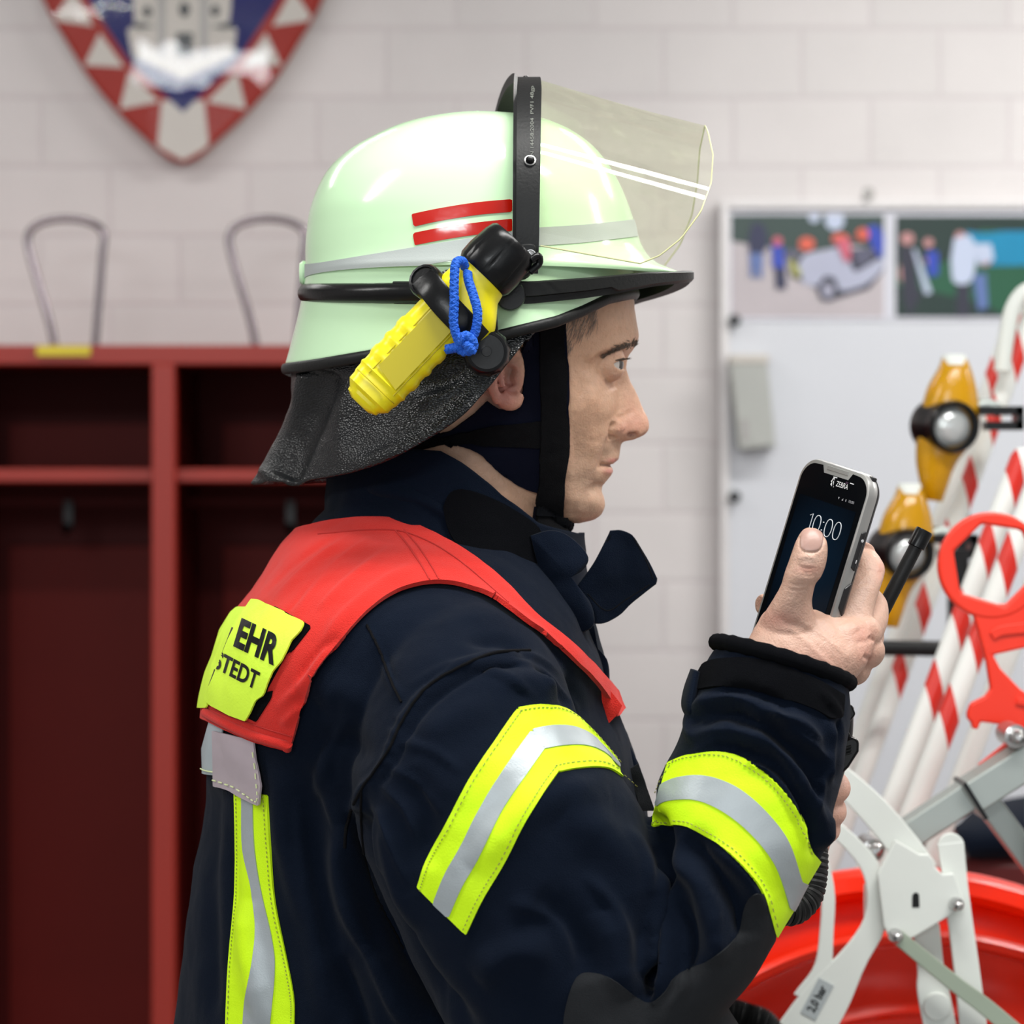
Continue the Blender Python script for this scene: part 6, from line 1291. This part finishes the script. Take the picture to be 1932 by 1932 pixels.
# build as polygon with notch
right = sorted([p for p in ot if p[1] > 0 and p[0] > .0165], key=lambda p: -p[0]*0+p[1]); left = [(-x, y) for x, y in right[::-1]]
poly = right+[(.0165, PHL-.0012), (.0135, PHL-.0062), (-.0135, PHL-.0062), (-.0165, PHL-.0012)]+left+[(-x, -y) for x, y in right]+[(x, -y) for x, y in right[::-1]]
g = G(); n = len(poly); g.add([ph(x, y, .0083) for x, y in poly]+[ph(x, y, .0070) for x, y in poly], [tuple(range(n)), tuple(range(2*n-1, n-1, -1))]+[(i, i+n, (i+1) % n+n, (i+1) % n) for i in range(n)]); fglass = g.build('front_glass', MT['glass'], phone, smooth=False)
def phq(x0, x1, y0_, y1_, z0, z1): 
    V = [ph(x, y, z) for z in (z0, z1) for x, y in ((x0, y0_), (x1, y0_), (x1, y1_), (x0, y1_))]; return V, [(0, 1, 2, 3), (4, 5, 6, 7), (0, 1, 5, 4), (1, 2, 6, 5), (2, 3, 7, 6), (3, 0, 4, 7)]
# lit display
dm = bpy.data.materials.new('lit_display'); dm.use_nodes = True; nt = dm.node_tree; b = nt.nodes['Principled BSDF']; b.inputs['Base Color'].default_value = (.002, .003, .005, 1); b.inputs['Roughness'].default_value = .12; b.inputs['Specular IOR Level'].default_value = .12
tc = nt.nodes.new('ShaderNodeTexCoord'); mp = nt.nodes.new('ShaderNodeMapping'); gr = nt.nodes.new('ShaderNodeTexGradient'); gr.gradient_type = 'SPHERICAL'; cr_ = nt.nodes.new('ShaderNodeValToRGB')
c_ = ph(.004, .012, 0); mp.inputs['Location'].default_value = (-c_.x*19, -c_.y*19, -c_.z*19); mp.inputs['Scale'].default_value = (19, 19, 19)
nt.links.new(tc.outputs['Object'], mp.inputs[0]); nt.links.new(mp.outputs[0], gr.inputs[0]); nt.links.new(gr.outputs['Fac'], cr_.inputs[0]); cr_.color_ramp.elements[0].color = (0, .0004, .001, 1); cr_.color_ramp.elements[1].color = (.0028, .011, .024, 1)
nt.links.new(cr_.outputs[0], b.inputs['Emission Color']); b.inputs['Emission Strength'].default_value = 1
g = G(); g.add(*phq(-.031, .031, -.054, .0535, .0080, .0086)); g.build('display', dm, fglass, smooth=False)
em_ = M_('display_light_text', (.6, .62, .65), .5, Emission_Strength=.2); em_.node_tree.nodes['Principled BSDF'].inputs['Emission Color'].default_value = (.75, .8, .85, 1)
def phtext(txt, x, y, size, z=.0088, bold=0, sx=1, shear=0, mat=em_, name='screen_text', rot=0):
    V, Fc = text_mesh(txt, size, bold, shear); g = G(); g.add([ph(x+v.x*sx, y+v.y, z) for v in V], Fc); return g
# thin digits drawn as strokes like the photograph's light type
g = G()
def stroke(pts, r=.0003): g.add(*tube([ph(x, y, .0089) for x, y in pts], r, 6, flat=.5))
def oval(cx_, cy_, rx, ry): g.add(*tube([ph(cx_+rx*math.copysign(abs(math.cos(a))**.8, math.cos(a)), cy_+ry*math.sin(a), .0089) for a in [2*math.pi*k/32 for k in range(32)]], .0003, 6, closed=True))
ty = .0370; stroke([(-.0135, ty+.0045), (-.0105, ty+.0062), (-.0105, ty-.0062)]); oval(-.0040, ty, .0036, .0062); oval(.0088, ty, .0036, .0062); oval(.0182, ty, .0036, .0062)
for yy in (.0028, -.0028): g.add(*box(ph(.0024, ty+yy, .0089), (.0008, .0008, .0008)))
g.build('clock_digits', em_, fglass)
wt = M_('phone_white_print', (.75, .75, .76), .5)
gz = phtext('ZEBRA', .0092, .0680, .0054, .0085, 0, .80); 
for pts in ([(-.0118, .0665), (-.0100, .0690), (-.0104, .0655)], [(-.0128, .0645), (-.0112, .0665), (-.0112, .0635)], [(-.0124, .0620), (-.0108, .0640), (-.0100, .0605)], [(-.0098, .0680), (-.0086, .0690), (-.0090, .0655)], [(-.0100, .0650), (-.0088, .0650), (-.0084, .0610)], [(-.0082, .0608), (-.0072, .0612), (-.0076, .0600)]):
    gz.add([ph(x*.85+.0075, (y-.065)*.85+.0690, .0085) for x, y in pts], [(0, 1, 2)])
gz.build('maker_mark', wt, phone, smooth=False)
g = G(); g.add(*phq(-.002, .002, .0717, .0723, .0083, .0086)); g.add(*phq(.0165, .0205, .0710, .0716, .0083, .0086)); g.build('sensor_dash', wt, phone, smooth=False)
g = G(); g.add(*phq(.012, .0145, .0700, .0715, .0083, .0086)); g.build('front_camera', M_('camera_lens', (.05, .03, .05), .1), phone, smooth=False)
g = G()
for x, poly in ((.010, [(-.0008, .0008), (.0008, .0008), (0, -.0008)]), (.014, [(-.0008, -.0008), (.0008, -.0008), (.0008, .0008)]), (.0178, [(-.0004, -.0008), (.0004, -.0008), (.0004, .0008), (-.0004, .0008)])): g.add([ph(x+a, .0590+b_, .0088) for a, b_ in poly], [tuple(range(len(poly)))])
V, Fc = text_mesh('10:00', .0028); g.add([ph(.0235+v.x, .0590+v.y, .0088) for v in V], Fc); g.build('status_icons', M_('status_grey', (.35, .35, .37), .5), phone, smooth=False)
g = G(); g.add(*phq(-.0115, .0115, PHL-.0035, PHL-.0005, .0076, .0084)); g.build('speaker_grille', MT['phsil'], phone, smooth=False, bevel=.0006)
def side(y0_, y1_, z0, z1, x=PHW, th=.0012, taper=.002):
    P = [(y0_, z0), (y1_, z0), (y1_-taper, z1), (y0_+taper, z1)]; V = [ph(x+d_, a, b_) for d_ in (-.001, th) for a, b_ in P]; return V, [(0, 1, 2, 3), (4, 5, 6, 7), (0, 1, 5, 4), (1, 2, 6, 5), (2, 3, 7, 6), (3, 0, 4, 7)]
g = G(); g.add(*side(.014, .043, -.0015, .0038)); vb = g.build('volume_button', MT['phblk'], phone, smooth=False, bevel=.0008)
g = G()
for yy in (.036, .021):
    g.add(*side(yy-.0012, yy+.0012, .0008, .0014, PHW+.0006, .0011, 0))
g.add(*side(.0354, .0366, -.0002, .0024, PHW+.0006, .0011, 0)); g.build('button_mark', wt, vb, smooth=False)
g = G(); g.add(*side(-.018, .006, -.0025, .0040, taper=.005)); g.build('side_key', MT['phblk'], phone, smooth=False, bevel=.0008)
g = G(); g.add(*[x for x in phq(.022, .033, PHL-.004, PHL+.001, -.003, .003)]); g.build('top_port', MT['phblk'], phone, smooth=False, bevel=.001)

# ================================================================== RADIO
radio = empty('handheld_radio', PX(1640, 1210, -.06)); tag(radio, 'black handheld radio with stub antenna and coiled lead, held behind the raised sleeve', 'radio')
yr_ = -.095
g = G(); a, b_ = PX(1648, 1185, yr_), PX(1730, 1028, yr_); lo = a+(a-b_)*.95
g.add(*tube([lo, a, b_], [.0058, .0056, .0050], 20, 30)); g.build('antenna', MT['rubber'], radio)
d = (b_-a).normalized(); c = b_-d*.002; M = frame_mat(c, d); g = G(); g.add(*lathe([(.0055, 0), (.0066, .0005), (.0066, .0125), (.0060, .0140), (.0004, .0142)], M, 24)); g.build('antenna_cap', MT['black'], radio, auto=50)
# speaker microphone peeking past the sleeve
g = G(); g.add(*loft([((1566, 1326), (1610, 1334), -.10, .014, None, 3), ((1552, 1400), (1606, 1400), -.10, .015, None, 3), ((1525, 1480), (1588, 1470), -.10, .015, None, 3), ((1510, 1560), (1560, 1560), -.10, .012, None, 3)], 14, 28)); g.build('microphone_body', MT['black'], radio)
g = G(); g.add(*plate(sm((1580, 1405), (1604, 1391), (1620, 1398), (1621, 1418), n=14)+[(1602, 1448), (1580, 1470), (1560, 1470)], -.125, -.09)); g.build('talk_button', MT['black'], radio, smooth=False, bevel=.002)
g = G()
for k in range(3): g.add(*tube([PX(1586, 1414+k*6, -.126), PX(1606, 1408+k*6, -.126)], .0009, 6))
g.build('button_rib', MT['rubber'], radio)
g = G(); g.add(*plate([(1590, 1332), (1608, 1329), (1615, 1348), (1600, 1368)], -.12, -.10)); g.add(*plate([(1580, 1372), (1600, 1378), (1606, 1388), (1590, 1400), (1576, 1395)], -.118, -.10)); g.build('microphone_clip', MT['black'], radio, smooth=False, bevel=.0015)
# coiled lead
P = [PX(1530, 1588, -.12), PX(1532, 1620, -.125), PX(1530, 1655, -.13), PX(1522, 1690, -.135), PX(1498, 1714, -.145), PX(1468, 1712, -.15), PX(1440, 1690, -.13)]
Q_ = cr(P, 2200); fr = frames(Q_); turns = 21; pts = [p+(a*math.cos(i/2200*turns*2*math.pi)+b__*math.sin(i/2200*turns*2*math.pi))*.0088 for i, (p, t, a, b__) in enumerate(fr)][::3]
g = G(); g.add(*tube(pts, .0032, 8)); g.build('coiled_lead', MT['rubber'], radio)
